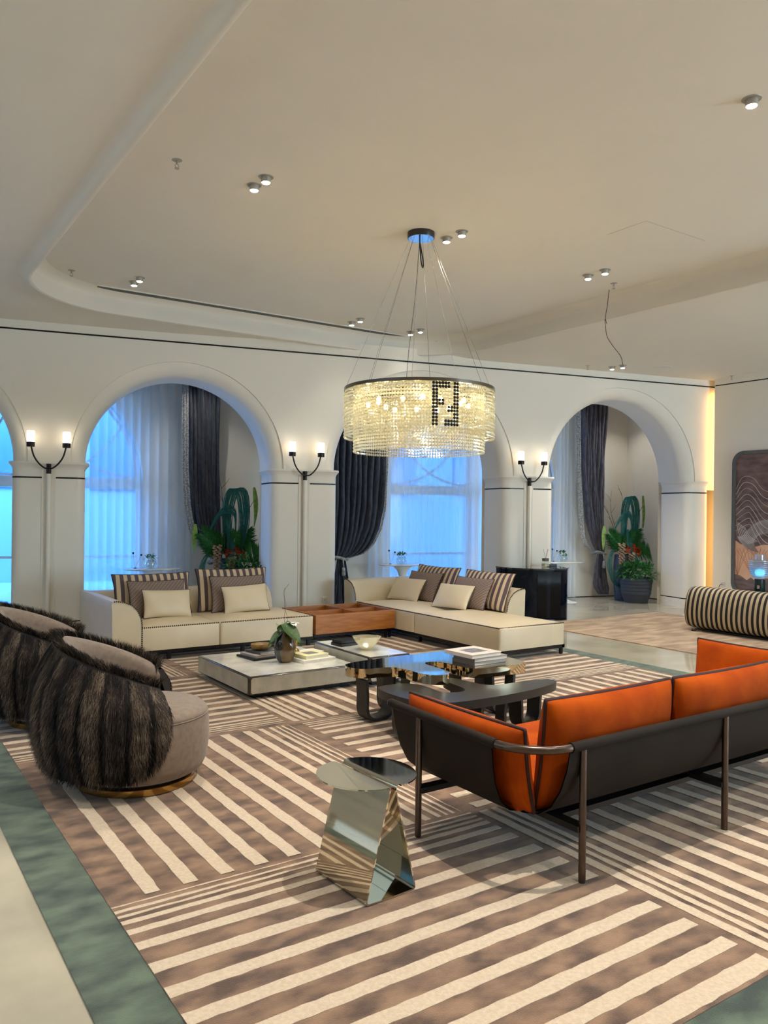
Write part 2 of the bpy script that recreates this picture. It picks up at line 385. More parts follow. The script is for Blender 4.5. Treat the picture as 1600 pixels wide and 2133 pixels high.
m_fr = mat('window_bronze', (70,64,58), .5, noise=.1)  # unseen frames added before the daylight panels so they reflect as windows
q = MB()
for y in (2.0,3.75,5.5,7.25,9.0): q.box(-3.48,-3.40,y-.04,y+.04,.45,3.55)
for z in (.5,1.5,2.5,3.5): q.box(-3.48,-3.40,2.0,9.0,z-.03,z+.03)
struct(q.build('window_3', m_fr))
q = MB()
for x in (8.5,9.83,11.17,12.5): q.box(x-.04,x+.04,-4.88,-4.80,.45,3.55)
for z in (.5,1.5,2.5,3.5): q.box(8.5,12.5,-4.88,-4.80,z-.03,z+.03)
struct(q.build('window_4', m_fr))
# ---- ceiling: lower soffit with a rounded rectangular coffer
CX0, CX1, CY0, CY1 = 1.56, 7.76, -3.2, 9.98
inner = rrect(CX0, CX1, CY0, CY1, 1.25, 14)
def off(g): return rrect(CX0-g, CX1+g, CY0-g, CY1+g, 1.25+g, 14)
mb = MB()
# soft roll of the soffit towards the coffer edge
prof = [(.80,Z_SOF),(.62,Z_SOF+.004),(.45,Z_SOF+.018),(.28,Z_SOF+.040),(.14,Z_SOF+.050),(.09,Z_SOF+.045),(.07,Z_SOF+.02),(.05,Z_SOF-.005),(.02,Z_SOF-.012),(0,Z_SOF),(0,Z_SOF+.09),(.03,Z_SOF+.18),(.02,Z_COF-.06),(-.05,Z_COF-.02),(-.12,Z_COF)]
mb.grid([[(x,y,z) for x, y in off(g)] for g, z in prof], 0, True)
top = [(x,y) for x, y in off(-.12)]
k = len(mb.v); mb.v += [(x,y,Z_COF) for x, y in top]; mb.f.append(tuple(range(k, k+len(top)))); mb.mi.append(0)
struct(mb.build('ceiling_coffer', m_ceil, smooth=.8))
bm = bmesh.new(); o8 = off(.80)
outer = [(-3.65,-5.05),(17,-5.05),(17,17),(-3.65,17)]
def loop(pts):
    vs = [bm.verts.new((x,y,Z_SOF)) for x, y in pts]
    return [bm.edges.new((vs[i], vs[(i+1)%len(vs)])) for i in range(len(vs))]
es = loop(outer)+loop(o8)
bmesh.ops.triangle_fill(bm, edges=es, use_beauty=True)
me = bpy.data.meshes.new('ceiling'); bm.to_mesh(me); bm.free(); me.materials.append(m_ceil)
struct(bpy.data.objects.new('ceiling', me)); COL.objects.link(bpy.data.objects['ceiling'])
# roof slab keeps daylight out
MB().box(-3.7, 17, -5.1, 15.0, Z_COF+.06, Z_COF+.2).build('ceiling_slab', m_ceil)['kind'] = 'structure'
# linear air slot
vent = thing('air_vent', 'long narrow grey linear air slot along the far edge of the raised ceiling', 'vent', (4.83, 9.86, Z_COF))
q = MB(); q.box(-2.36, 2.36, -.085, .085, -.012, 0); q.build('slot', mat('vent_grey', (84,84,82), .6, noise=.1), parent=vent)
q = MB()
for k in (-.09, .09): q.box(-2.38, 2.38, k-.004, k+.004, -.016, 0)
q.build('slot_frame', m_outlet, parent=vent)

# ---- warm light strip hidden behind the end of the right wall (a cove light of the room)
st = tag(MB().box(-.012,.012,-.006,.006,0,3.7).build('cove_strip_light', mat('warm_led', (255,200,120), .5, emit=6.5)), 'warm vertical light strip glowing behind the edge of the right wall', 'light strip')
st.location = (XR+.085, 8.365, .12)

# ================================================================ RUG
m_cream = mat('rug_cream', (212,192,168), .95, 0, rgb2=(198,177,152), nscale=60, bump=.5, bscale=250, sheen=.3)
m_brown = mat('rug_brown', (146,112,84), .85, 0, rgb2=(78,50,31), nscale=6.0, bump=.5, bscale=250, sheen=.3, stretch=(1,1.6,1))
m_rgreen = mat('rug_green', (92,110,90), .9, 0, rgb2=(34,52,44), nscale=4.5, bump=.5, bscale=250, sheen=.3, stretch=(1,1.8,1))
RX = [.91, 2.86, 4.98, 7.02]; RY = [-.25, 1.56, 3.31, 5.43, 7.50, 9.5]
rug = thing('area_rug', 'large brown and cream striped area rug with a dark green border', 'rug')
b = MB(); b.box(.67, 7.26, 1.30, 9.7, 0, .008); b.build('green_border', m_rgreen, parent=rug)['label'] = 'mottled dark green border'
f_ = MB(); f_.box(.91, 7.02, 1.56, 9.5, .008, .011); f_.build('brown_field', m_brown, parent=rug)
profA = [(0,.008),(.04,.06),(.088,.105),(.135,.165),(.21,.25),(.315,.375)]
profB = [(.0,.055),(.085,.12),(.15,.19),(.245,.295),(.355,.415)]
def bands(prof, L):
    out = list(prof); s = prof[-1][0]+.165
    while s+.06 < L-.02: out.append((s, s+.068)); s += .17
    return out
def wob(a, n): return [a+random.uniform(-.003,.003) for _ in range(n+1)]
st_ = MB()
def stripe(ax, lo, hi, c0, c1):
    n = max(6, int((hi-lo)/.05)); A, B = wob(c0, n), wob(c1, n); rows = [[], []]
    for i in range(n+1):
        t = lo+(hi-lo)*i/n
        rows[0].append((t, A[i], .0135) if ax == 'x' else (A[i], t, .0135)); rows[1].append((t, B[i], .0135) if ax == 'x' else (B[i], t, .0135))
    st_.grid(rows)
    # low cut edge of the pile
    st_.grid([[(p[0],p[1],.0105) for p in rows[0]], rows[0]]); st_.grid([[(p[0],p[1],.0105) for p in rows[1]], rows[1]])
G = .03
for i in range(3):
    for j in range(1, 5):
        x0, x1, y0, y1 = RX[i], RX[i+1], RY[j], RY[j+1]
        lshape = (i+j) % 2 == 1           # stripes along x
        if lshape:
            high = (j in (1, 3)) if i == 0 else (j % 2 == 0)
            high = {(0,1):True,(0,3):False,(1,2):True,(1,4):False,(2,1):True,(2,3):False}[(i,j)]
            lo_clip = 1.60 if j == 1 else y0
            for a, b2 in bands(profA, y1-max(y0,1.56)):
                if high: c0, c1 = y1-b2-.01, y1-a-.01
                else: c0, c1 = y0+a+.05, y0+b2+.05
                if c0 > max(y0,1.56)+.01 and c1 < y1: stripe('x', x0+(.0 if i == 0 else G+.02), x1-(.0 if i == 2 else G), c0, c1)
            if j == 1: stripe('x', x0, x1-G, 1.575, 1.66)
        else:
            high = {(0,2):True,(0,4):True,(1,1):False,(1,3):False,(2,2):False,(2,4):False}[(i,j)]
            for a, b2 in bands(profA if high else profB, x1-x0):
                if high: c0, c1 = x1-b2-.06, x1-a-.06
                else: c0, c1 = x0+a+.02, x0+b2+.02
                if c0 > x0 and c1 < x1: stripe('y', y0+G, y1-G*.8, c0, c1)
st_.build('cream_stripes', m_cream, parent=rug)
tag(MB().box(8.32, 11.25, 2.0, 8.42, 0, .012).build('area_rug', mat('rug_taupe', (188,164,138), .9, 0, rgb2=(148,126,106), nscale=2.2, stretch=(1,3,1), bump=.4, bscale=200)), 'plain mottled taupe rug beneath the black and cream striped sofa', 'rug')

# ================================================================ CREAM SECTIONAL SOFAS
def softbox(x0, x1, y0, y1, z0, z1, crown=.03, r=.03, nx=14, ny=14):
    m = MB(); pts = []
    def ease(t): return 1-abs(2*t-1)**4
    rim = rrect(x0, x1, y0, y1, r, 4)
    rows = [[(x,y,z0) for x,y in rim], [(x,y,z1-r*.6) for x,y in rim]]
    for k in range(1, 5):
        g = r*.7*(1-math.cos(k/4*PI/2)); zz = z1-r*.6+r*.6*math.sin(k/4*PI/2)
        rows.append([(x,y,zz) for x,y in rrect(x0+g, x1-g, y0+g, y1-g, max(.004, r-g*.9), 4)])
    w_, h_ = x1-x0, y1-y0; mn = min(w_, h_)/2
    for k in range(1, 11):
        t = k/10; g = r*.7+(mn-r*.7-.001)*t
        rows.append([(x,y,z1+crown*(1-(1-t)**2.2)) for x,y in rrect(x0+g, x1-g, y0+g, y1-g, max(.0005, min(r, mn-g)), 4)])
    m.grid(rows, 0, True); k = len(m.v)-len(rim); m.f.append(tuple(range(k, len(m.v)))); m.mi.append(0)
    m.f.append(tuple(range(len(rim)-1, -1, -1))); m.mi.append(0)
    return m
def stitches(path, name, parent, step=.022):
    s = MB(); path = [Vector(p) for p in path]; acc = 0
    for a, b in zip(path[:-1], path[1:]):
        L = (b-a).length; d = (b-a)/L; t = (-acc) % step
        while t < L: c = a+d*t; s.sphere(c, .0085, 4); t += step
        acc = (acc+L) % step
    return s.build(name, m_stitch, parent=parent)
ARM = [(0,.0),(0,.28),(.012,.36),(.05,.44),(.11,.50),(.19,.535),(.27,.55),(.305,.545),(.32,.52),(.315,.45),(.305,.0)]
# left sofa: faces the camera side (-y)
S1 = thing('sofa', 'cream leather two-seat sofa with rolled left arm, left of the wooden tray table', 'sofa')
Z0 = .125
softbox(2.60, 3.50, 8.42, 9.42, Z0, .375, .03).build('seat', m_leather, parent=S1, smooth=1.0)
softbox(3.505, 4.70, 8.42, 9.42, Z0, .375, .03).build('seat', m_leather, parent=S1, smooth=1.0)
q = MB(); q.extr([(2.615-s, Z0+z) for s, z in ARM], 'y', 8.42, 9.80); q.build('arm', m_leather, parent=S1, smooth=.7)
q = MB(); q.extr([(9.40+s, Z0+z) for s, z in ARM], 'x', 2.35, 4.62); q.build('backrest', m_leather, parent=S1, smooth=.7)
fr = MB(); fr.box(2.36, 4.72, 8.46, 8.50, .085, .125); fr.box(2.36, 2.40, 8.46, 9.7, .085, .125); fr.box(2.36, 4.72, 9.66, 9.70, .085, .125); fr.build('base_frame', m_dark, parent=S1)
for x in (2.93, 3.80, 4.66):
    for y in (8.48, 9.66): MB().box(x-.022, x+.022, y-.012, y+.012, .011 if y < 9.5 else 0, .09).build('leg', m_dark, parent=S1)
stitches([(2.62,8.425,.375),(3.49,8.425,.375)], 'stitching', S1); stitches([(3.52,8.425,.375),(4.69,8.425,.375)], 'stitching', S1)
stitches([(2.615-s+(.0 if i else 0), 8.415, Z0+z) for i, (s, z) in enumerate(ARM[:8])], 'stitching', S1)
# right sofa / chaise: faces the tables (-x)
S2 = thing('sofa', 'cream leather chaise sofa with long open seat, right of the wooden tray table', 'sofa')
softbox(5.93, 6.95, 6.46, 8.05, Z0, .375, .035).build('seat', m_leather, parent=S2, smooth=1.0)
softbox(5.93, 6.95, 8.055, 9.42, Z0, .375, .035).build('seat', m_leather, parent=S2, smooth=1.0)
q = MB(); q.extr([(6.93+s, Z0+z) for s, z in ARM], 'y', 7.42, 9.72); q.build('backrest', m_leather, parent=S2, smooth=.7)
q = MB(); q.extr([(9.42+s, Z0+z) for s, z in ARM], 'x', 5.93, 7.24); q.build('arm', m_leather, parent=S2, smooth=.7)
fr = MB(); fr.box(5.95, 5.99, 6.46, 9.6, .085, .125); fr.box(5.95, 6.95, 6.46, 6.50, .085, .125); fr.box(6.91, 6.95, 6.46, 9.6, .085, .125); fr.build('base_frame', m_dark, parent=S2)
for x, y in ((6.0,6.55),(6.91,6.48),(6.0,8.0),(5.98,9.3),(6.93,8.0),(6.93,9.5)): MB().box(x-.02, x+.02, y-.012, y+.012, .011, .09).build('leg', m_dark, parent=S2)
stitches([(5.935,9.4,.375),(5.935,6.48,.375),(6.94,6.465,.375)], 'stitching', S2)
stitches([(6.93+s, 7.415, Z0+z) for s, z in ARM[1:8]], 'stitching', S2)
stitches([(5.925, 9.42+s, Z0+z) for s, z in ARM[1:8]], 'stitching', S2)
# wooden tray module between the sofas
TR = thing('tray_table', 'low cherry wood tray table with divided compartments between the two cream sofas', 'table')
q = MB()
for a in ((4.73,5.90,8.42,8.445),(4.73,5.90,9.30,9.325),(4.73,4.755,8.445,9.30),(5.875,5.90,8.445,9.30)): q.box(a[0],a[1],a[2],a[3],.14,.375)
q.build('frame', m_cherry, parent=TR)
MB().box(4.755,5.875,8.445,9.30,.14,.20).build('bottom_panel', m_cherry, parent=TR)
MB().box(5.36,5.375,8.445,9.30,.20,.372).build('divider', m_cherry, parent=TR); MB().box(4.755,5.875,8.86,8.875,.20,.368).build('divider', m_cherry, parent=TR)
m_lt = mat('light_wood_slat', (224,160,96), .4, noise=.08)
for x in (4.84, 5.04, 5.24): MB().box(x, x+.07, 8.45, 8.855, .20, .30).build('slat', m_lt, parent=TR)
q = MB(); q.box(4.73,5.90,8.46,8.50,.10,.14); q.box(4.73,5.90,9.24,9.28,.10,.14); q.box(4.78,4.82,8.49,9.25,.10,.14); q.box(5.80,5.84,8.49,9.25,.10,.14); q.build('base_frame', m_dark, parent=TR)
for x in (5.80, 5.86): MB().box(x-.014,x+.014,8.47,8.495,.011,.10).build('leg', m_dark, parent=TR)

# ---- cushions
def cushion_mb(w_, h_, t_, n=16, pinch=.06, pw=.42):
    m = MB(); us = [-math.cos(PI*i/n) for i in range(n+1)]
    idx = {}
    for side in (1, -1):
        for i, u in enumerate(us):
            for j, v in enumerate(us):
                edge = i in (0, n) or j in (0, n)
                if edge and side < 0: continue
                x = w_/2*u*(1-pinch*(1-v*v)*abs(u)**3); z = h_/2*v*(1-pinch*(1-u*u)*abs(v)**3)
                y = 0 if edge else side*t_/2*((1-u*u)*(1-v*v))**pw*(1+.05*math.sin(7*u+3*v))
                idx[(i,j,side)] = len(m.v); m.v.append((x, -y, z+h_/2))
                if edge: idx[(i,j,-1)] = idx[(i,j,1)]
        for i in range(n):
            for j in range(n):
                q_ = (idx[(i,j,side)], idx[(i+1,j,side)], idx[(i+1,j+1,side)], idx[(i,j+1,side)])
                m.f.append(q_ if side > 0 else q_[::-1]); m.mi.append(0)
    rim = [m.v[idx[(i,0,1)]] for i in range(n)]+[m.v[idx[(n,j,1)]] for j in range(n)]+[m.v[idx[(i,n,1)]] for i in range(n,0,-1)]+[m.v[idx[(0,j,1)]] for j in range(n,0,-1)]
    return m, rim
def cushion(label, w_, h_, t_, mt, loc, rz, tilt, pipe=None, group=None, pr=.006, rollz=0, cat='cushion', name='throw_cushion', pinch=.06, pw=.42):
    m, rim = cushion_mb(w_, h_, t_, pinch=pinch, pw=pw)
    t = thing(name, label, cat, loc, rz, group); t.rotation_euler = (tilt, rollz, rz)
    cv = m.build('cover', mt, parent=t, smooth=3.2)
    if pipe: MB().tube(rim, pr, 6, closed=True).build('piping', pipe, parent=cv, smooth=3.2)
    return t
m_str = stripes('cushion_stripe', (200,178,146), (86,70,76), .085, .5, 0)
m_dia = stripes('cushion_weave', (150,130,116), (92,76,74), .022, .5, 0, diag=True)
D = math.radians
gL = 'large striped back cushions on the cream sofas'; gM = 'woven mid cushions on the cream sofas'; gS = 'small cream leather cushions on the cream sofas'
cushion('large brown striped cushion at the left end of the left cream sofa', .93, .50, .16, m_str, (3.01,9.25,.395), 0, D(-14), m_pipe, gL)
cushion('large brown striped cushion at the right end of the left cream sofa', .93, .53, .16, m_str, (4.02,9.24,.395), D(-3), D(-14), m_pipe, gL)
cushion('woven taupe cushion behind the small leather one at the left end of the left sofa', .68, .43, .14, m_dia, (3.02,9.10,.395), D(1), D(-16), m_pipe, gM)
cushion('woven taupe cushion behind the small leather one at the right end of the left sofa', .70, .45, .14, m_dia, (4.02,9.08,.395), D(-4), D(-16), m_pipe, gM)
cushion('small cream leather cushion at the left end of the left cream sofa', .58, .33, .13, m_leather, (3.08,8.95,.395), D(2), D(-18), m_stitch, gS, .004, D(2))
cushion('small cream leather cushion at the right end of the left cream sofa', .58, .34, .13, m_leather, (4.06,8.93,.40), D(-5), D(-18), m_stitch, gS, .004, D(-3))
cushion('large brown striped cushion at the far arm of the chaise sofa', .92, .52, .16, m_str, (6.84,8.95,.395), D(-88), D(-24), m_pipe, gL)
cushion('large brown striped cushion at the open end of the chaise backrest', .92, .52, .16, m_str, (6.84,7.86,.395), D(-88), D(-24), m_pipe, gL)
cushion('woven taupe cushion nearer the far arm of the chaise sofa', .66, .44, .14, m_dia, (6.66,8.98,.40), D(-84), D(-28), m_pipe, gM)
cushion('woven taupe cushion nearer the open end of the chaise sofa', .66, .44, .14, m_dia, (6.66,7.93,.40), D(-84), D(-28), m_pipe, gM)
cushion('small cream leather cushion nearer the far arm of the chaise sofa', .58, .36, .13, m_leather, (6.46,9.06,.40), D(-78), D(-34), m_stitch, gS, .004)
cushion('small cream leather cushion nearer the open end of the chaise sofa', .58, .36, .13, m_leather, (6.46,8.02,.40), D(-78), D(-34), m_stitch, gS, .004)

# ================================================================ MARBLE LOW TABLES
def marble_table(label, x0, x1, y0, y1, zt, zb):
    t = thing('coffee_table', label, 'table', ((x0+x1)/2,(y0+y1)/2,.011), 0)
    a, b_ = (x1-x0)/2, (y1-y0)/2; zt -= .011; zb -= .011
    q = MB(); q.box(-a, a, -b_, b_, zb, zt); q.build('dark_marble_body', m_marb_dark, parent=t, bevel=.016, bseg=3, smooth=.6)
    MB().box(-a+.025, a-.025, -b_+.025, b_-.025, zt-.002, zt+.0015).build('marble_top', m_marble, parent=t)
    c = .014
    def panel(L, H):
        return [(-L+c,-H),(L-c,-H),(L,-H+c),(L,H-c),(L-c,H),(-L+c,H),(-L,H-c),(-L,-H+c)]
    zm, hh = (zt+zb)/2, (zt-zb)/2-.012
    for s in (-1, 1):
        P = [(x, z+zm) for x, z in panel(a-.022, hh)]
        m1 = MB(); m1.add([(x, s*(b_+.0015), z) for x, z in P]+[(x, s*(b_-.002), z) for x, z in P], [tuple(range(8)), tuple(range(15,7,-1))]+[(i,(i+1)%8,8+(i+1)%8,8+i) for i in range(8)]); m1.build('side_panel', m_marb_side, parent=t)
        P = [(x, z+zm) for x, z in panel(b_-.022, hh)]
        m1 = MB(); m1.add([(s*(a+.0015), x, z) for x, z in P]+[(s*(a-.002), x, z) for x, z in P], [tuple(range(8)), tuple(range(15,7,-1))]+[(i,(i+1)%8,8+(i+1)%8,8+i) for i in range(8)]); m1.build('side_panel', m_marb_side, parent=t)
    MB().box(-a+.08, a-.08, -b_+.08, b_-.08, 0, zb).build('plinth', m_black, parent=t)
    return t
marble_table('wide low white marble coffee table with dark marble edges, nearer the left sofa', 2.86, 3.98, 6.25, 7.44, .215, .055)
marble_table('smaller taller white marble coffee table behind the low one, holding the crystal bowl', 4.02, 4.49, 6.14, 7.20, .29, .055)

# ================================================================ PUZZLE TABLES
def cleanface(m, poly, z0, z1, name, mt, parent, bevel):
    bm = bmesh.new(); vs = [bm.verts.new((x,y,z0)) for x, y in poly]; f = bm.faces.new(vs)
    r_ = bmesh.ops.extrude_face_region(bm, geom=[f]); bmesh.ops.translate(bm, verts=[v for v in r_['geom'] if isinstance(v, bmesh.types.BMVert)], vec=(0,0,z1-z0))
    bmesh.ops.recalc_face_normals(bm, faces=bm.faces)
    big = [f for f in bm.faces if len(f.verts) > 6]; bmesh.ops.triangulate(bm, faces=big)
    me = bpy.data.meshes.new(name); bm.to_mesh(me); bm.free(); me.materials.append(mt)
    me.polygons.foreach_set('use_smooth', [True]*len(me.polygons)); me.set_sharp_from_angle(angle=.5)
    o = bpy.data.objects.new(name, me); COL.objects.link(o); o.parent = parent; return o
GP = [(3.27,5.34),(3.34,5.46),(3.77,5.50),(4.43,5.50),(4.66,5.50),(4.69,5.16),(4.66,4.74),(4.56,4.69),(4.15,4.72),(4.07,4.78),(4.05,4.88),(4.06,5.02),(4.03,5.13),(3.95,5.17),(3.88,5.12),(3.87,4.95),(3.86,4.74),(3.77,4.68),(3.68,4.70),(3.62,4.80),(3.62,5.03),(3.58,5.13),(3.50,5.16),(3.36,5.17),(3.29,5.24)]
GP = [(x-.0, y) for x, y in GP]
T1 = thing('side_table', 'mirror-polished gold puzzle-shaped coffee table on black bent legs', 'table')
cleanface(None, smoothpoly(GP, 2), .345, .42, 'top', m_gold, T1, 0)
BP = [(3.27,4.86),(3.32,4.96),(3.48,4.96),(3.60,4.93),(3.64,4.80),(3.62,4.62),(3.63,4.53),(3.74,4.48),(3.84,4.53),(3.86,4.72),(3.90,4.92),(4.00,4.94),(4.03,4.75),(4.05,4.58),(4.14,4.52),(4.42,4.52),(4.58,4.50),(4.66,4.44),(4.61,4.35),(4.33,4.27),(3.90,4.23),(3.42,4.26),(3.30,4.40),(3.26,4.62)]
T2 = thing('side_table', 'matt black wood puzzle-shaped coffee table standing in front of the gold one', 'table')
cleanface(None, smoothpoly(BP, 2), .268, .33, 'top', m_wood_black, T2, 0)
def uleg(par, cx, cy_, rz, L, H, wd=.085):
    path = [(-L/2-.01,0,H),(-L/2,0,H*.6),(-L/2,0,.10),(-L/2+.025,0,.04),(-L/2+.085,0,.0125),(L/2-.085,0,.0125),(L/2-.025,0,.04),(L/2,0,.10),(L/2,0,H*.6),(L/2+.01,0,H)]
    P = spline(path, 5); q = MB(); rows = []
    for i, p in enumerate(P):
        t = (P[min(i+1,len(P)-1)]-P[max(i-1,0)]).normalized(); n = Vector((-t.z,0,t.x)); th = .012
        rows.append([tuple(p+n*th+Vector((0,-wd/2,.011))), tuple(p+n*th+Vector((0,wd/2,.011))), tuple(p-n*th+Vector((0,wd/2,.011))), tuple(p-n*th+Vector((0,-wd/2,.011)))])
    q.grid(rows, 0, True); o = q.build('leg', m_wood_black, parent=par, smooth=.6); o.location = (cx, cy_, 0); o.rotation_euler = (0,0,rz)
uleg(T1, 3.47, 5.20, D(5), .26, .33, .13); uleg(T1, 4.30, 5.06, D(0), .26, .33, .12); uleg(T1, 4.45, 4.84, D(0), .22, .33, .10); uleg(T1, 3.75, 5.36, D(0), .24, .33, .10)
uleg(T2, 3.40, 4.62, D(0), .24, .252, .13); uleg(T2, 4.33, 4.42, D(8), .22, .252, .12)
uleg(T2, 3.95, 4.40, D(0), .22, .252, .10)

# ================================================================ ORANGE SOFA with bronze tube frame
OS = thing('sofa', 'orange velvet sofa in a dark sling with bronze tube frame, seen from behind', 'sofa')
RZ = .62; XA, XB, YB, YF = 2.40, 5.20, 2.41, 3.46; RC = .24
def corner(cx, cy_, a0, a1, n=8): return [(cx+RC*math.cos(D(a0+(a1-a0)*i/n)), cy_+RC*math.sin(D(a0+(a1-a0)*i/n)), RZ) for i in range(n+1)]
rail = [(XA,YF,RZ+.015),(XA,YB+RC,RZ)]+corner(XA+RC,YB+RC,180,270)[1:]+[(XB-RC,YB,RZ)]+corner(XB-RC,YB+RC,270,360)[1:]+[(XB,YF,RZ+.015)]
MB().tube(rail, .019, 14).build('top_rail', m_bronze, parent=OS, smooth=3.2)
for s in (XA, XB): MB().tube([(s,YF-.01,RZ+.014),(s,YB+RC-.02,RZ)], .0235, 14).build('leather_sleeve', m_sling, parent=OS, smooth=.8)
MB().tube([(XA+RC-.0,YB,RZ),(XB-RC,YB,RZ)], .0235, 14).build('leather_sleeve', m_sling, parent=OS, smooth=.8)
LEGS = [(XA,3.20),(XB,3.20),(2.72,YB),(3.80,YB),(4.88,YB)]
for x, y in LEGS: MB().tube([(x,y,.011),(x,y,RZ-.01)], .0165, 12).build('leg', m_bronze, parent=OS, smooth=.8)
q = MB()
for x in (2.72,3.80,4.88): q.box(x-.03, x+.03, YB, 3.3, .235, .262)
q.box(XA, XB, 3.17, 3.23, .235, .262); q.box(2.74, 4.86, 2.60, 2.66, .215, .24)
q.build('base_frame', m_black, parent=OS)
for x0, x1, lab in ((XA, 2.62, 1), (XB, 4.98, 1)):
    pts = [(0,RZ-.0),(.01,.52),(.03,.42),(.07,.335),(.13,.285),(.22,.262)]
    sgn = 1 if x1 > x0 else -1; rows = []
    for dx, z in pts:
        k = (RZ-z)/RZ; rows.append([(x0+sgn*dx, y, z) for y in np.linspace(YB+RC+.01+k*.02, YF-.02-k*.10, 10)])
    q = MB(); q.grid(rows); q.grid([[ (p[0]+sgn*.006,p[1],p[2]+.002) for p in r] for r in rows]); q.build('sling_side', m_sling, parent=OS, smooth=3.2)
q = MB(); rows = []
for dy, z in [(0,RZ),(.01,.52),(.04,.42),(.09,.335),(.16,.285),(.26,.258),(.8,.262),(.98,.265)]:
    k = (RZ-z)/RZ; rows.append([(x, YB+dy, z) for x in np.linspace(XA+RC+.0-k*.05, XB-RC+k*.05, 30)])
q.grid(rows); q.grid([[(p[0],p[1]+.006,p[2]+.003) for p in r] for r in rows]); q.build('sling_back', m_sling, parent=OS, smooth=3.2)
softbox(2.56, 5.04, 2.66, 3.44, .275, .40, .02, .03).build('seat_cushion', m_orange, parent=OS, smooth=1.0)
gB = 'orange cushions of the bronze framed sofa'
PK = dict(pipe=m_pipe, group=gB, pr=.009, pinch=.03, pw=.32)
cushion('orange velvet back cushion behind the bronze corner of the rail', 0.90, .52, .23, m_orange, (3.08,2.62,.285), PI, D(-7), **PK)
cushion('orange velvet back cushion further right along the back rail', .88, .52, .23, m_orange, (4.0,2.62,.285), PI, D(-7), **PK)
cushion('orange velvet back cushion at the back rail cut by the right picture edge', .60, .50, .22, m_orange, (4.78,2.62,.285), PI, D(-7), **PK)
cushion('low orange velvet side cushion against the left arm, nearest the black table', .88, .39, .19, m_orange, (2.60,3.03,.285), PI/2, D(-9), **PK)
cushion('orange velvet side cushion against the far right arm, partly out of frame', .80, .48, .17, m_orange, (5.02,3.04,.285), -PI/2, D(-7), **PK)

# ================================================================ FOLDED METAL STOOL
ST = thing('side_table', 'folded mirror-polished metal side table with round split top on the striped rug', 'table', (1.915, 2.94, .0125), D(3))
def sheet(par, name, pts, y0, y1, th=.003):
    q = MB(); P = [Vector((x,0,z)) for x, z in pts]; rows = []
    for s in (1, -1):
        r0 = []; 
        for i, p in enumerate(P):
            t = (P[min(i+1,len(P)-1)]-P[max(i-1,0)]).normalized(); n = Vector((-t.z,0,t.x))
            r0.append(p+n*th*s)
        rows.append(r0)
    ring = [[tuple(rows[0][i]+Vector((0,y0,0))), tuple(rows[0][i]+Vector((0,y1,0))), tuple(rows[1][i]+Vector((0,y1,0))), tuple(rows[1][i]+Vector((0,y0,0)))] for i in range(len(P))]
    q.grid(ring, 0, True); q.f += [(0,1,2,3), tuple(len(q.v)-4+i for i in (3,2,1,0))]; q.mi += [0,0]
    return q.build(name, m_steelgold, parent=par, smooth=.5)
def rnd(pts, r=.015, n=4):
    out = [pts[0]]
    for i in range(1, len(pts)-1):
        a, b_, c = [Vector((*p,0)) for p in pts[i-1:i+2]]
        d1 = (a-b_).normalized()*r; d2 = (c-b_).normalized()*r
        for k in range(n+1):
            t = k/n; p = (b_+d1)*(1-t)**2+b_*2*t*(1-t)+(b_+d2)*t*t; out.append((p.x,p.y))
    out.append(pts[-1]); return out
sheet(ST, 'folded_body', rnd([(-.012,.467),(-.135,.006),(.004,.003)]), -.195, .195); sheet(ST, 'folded_body', rnd([(.012,.467),(.128,.006),(.006,.003)]), -.195, .195)
for s in (-1, 1):
    q = MB(); R_ = .215; pts = []
    for i in range(25):
        a = -PI/2+PI*i/24; x = .028+(R_-.02)*math.cos(a)*.98; y = R_*math.sin(a); pts.append((s*x, y))
    # fold roll into the groove
    prof = [(.010,.455),(.012,.468),(.018,.476),(.028,.480)]
    rows = [[(s*x, y, z) for y in (-R_+.012, R_-.012)] for x, z in prof]
    q.grid(rows); q.add([(x, y, .480) for x, y in pts]+[(x, y, .474) for x, y in pts], [tuple(range(25)), tuple(range(49,24,-1))]+[(i,(i+1)%25,25+(i+1)%25,25+i) for i in range(25)])
    q.build('half_round_top', m_steelgold, parent=ST, smooth=.5)
for x in (-.10, .10): MB().box(x-.02, x+.02, -.19, .19, -.0, .003).build('foot', m_black, parent=ST)

# ================================================================ FUR TUB CHAIRS
fur_cols = [(26,23,24),(54,45,40),(84,71,61),(112,97,83),(146,130,110)]
m_fur = [mat('fur_%d' % i, c, .8, noise=.25, nscale=90, spec=.2) for i, c in enumerate(fur_cols)]
m_pelt = mat('fur_backing', (44,38,36), .95, noise=.3, nscale=30)
A0, A1 = 58, 302
def rim_h(a):      # a in degrees, 180 = back
    d = abs(a-180); return .855-.255*(min(1, d/122)**1.5)
def bot_h(a):
    d = abs(a-180); return .115+.13*max(0, (d-92)/30)**2
NP = 17
def shell(a, t, offr=0):
    """outer surface point; t 0 bottom .. 1 rim"""
    h0, h1 = bot_h(a), rim_h(a); z = h0+(h1-h0)*t
    r = .405+.105*math.sin(PI*min(1,(t*.86+.05)))**.8 - .035*max(0,t-.75)/.25
    r += .022*abs(math.sin(PI*(a-A0)/(A1-A0)*NP))**.6*math.sin(PI*min(1,t*.9+.1))
    e = min(a-A0, A1-a); r -= .03*max(0, 1-e/14)**2
    r += offr; aa = D(a); return Vector((-.066+r*1.02*math.cos(aa), r*.98*math.sin(aa), z))
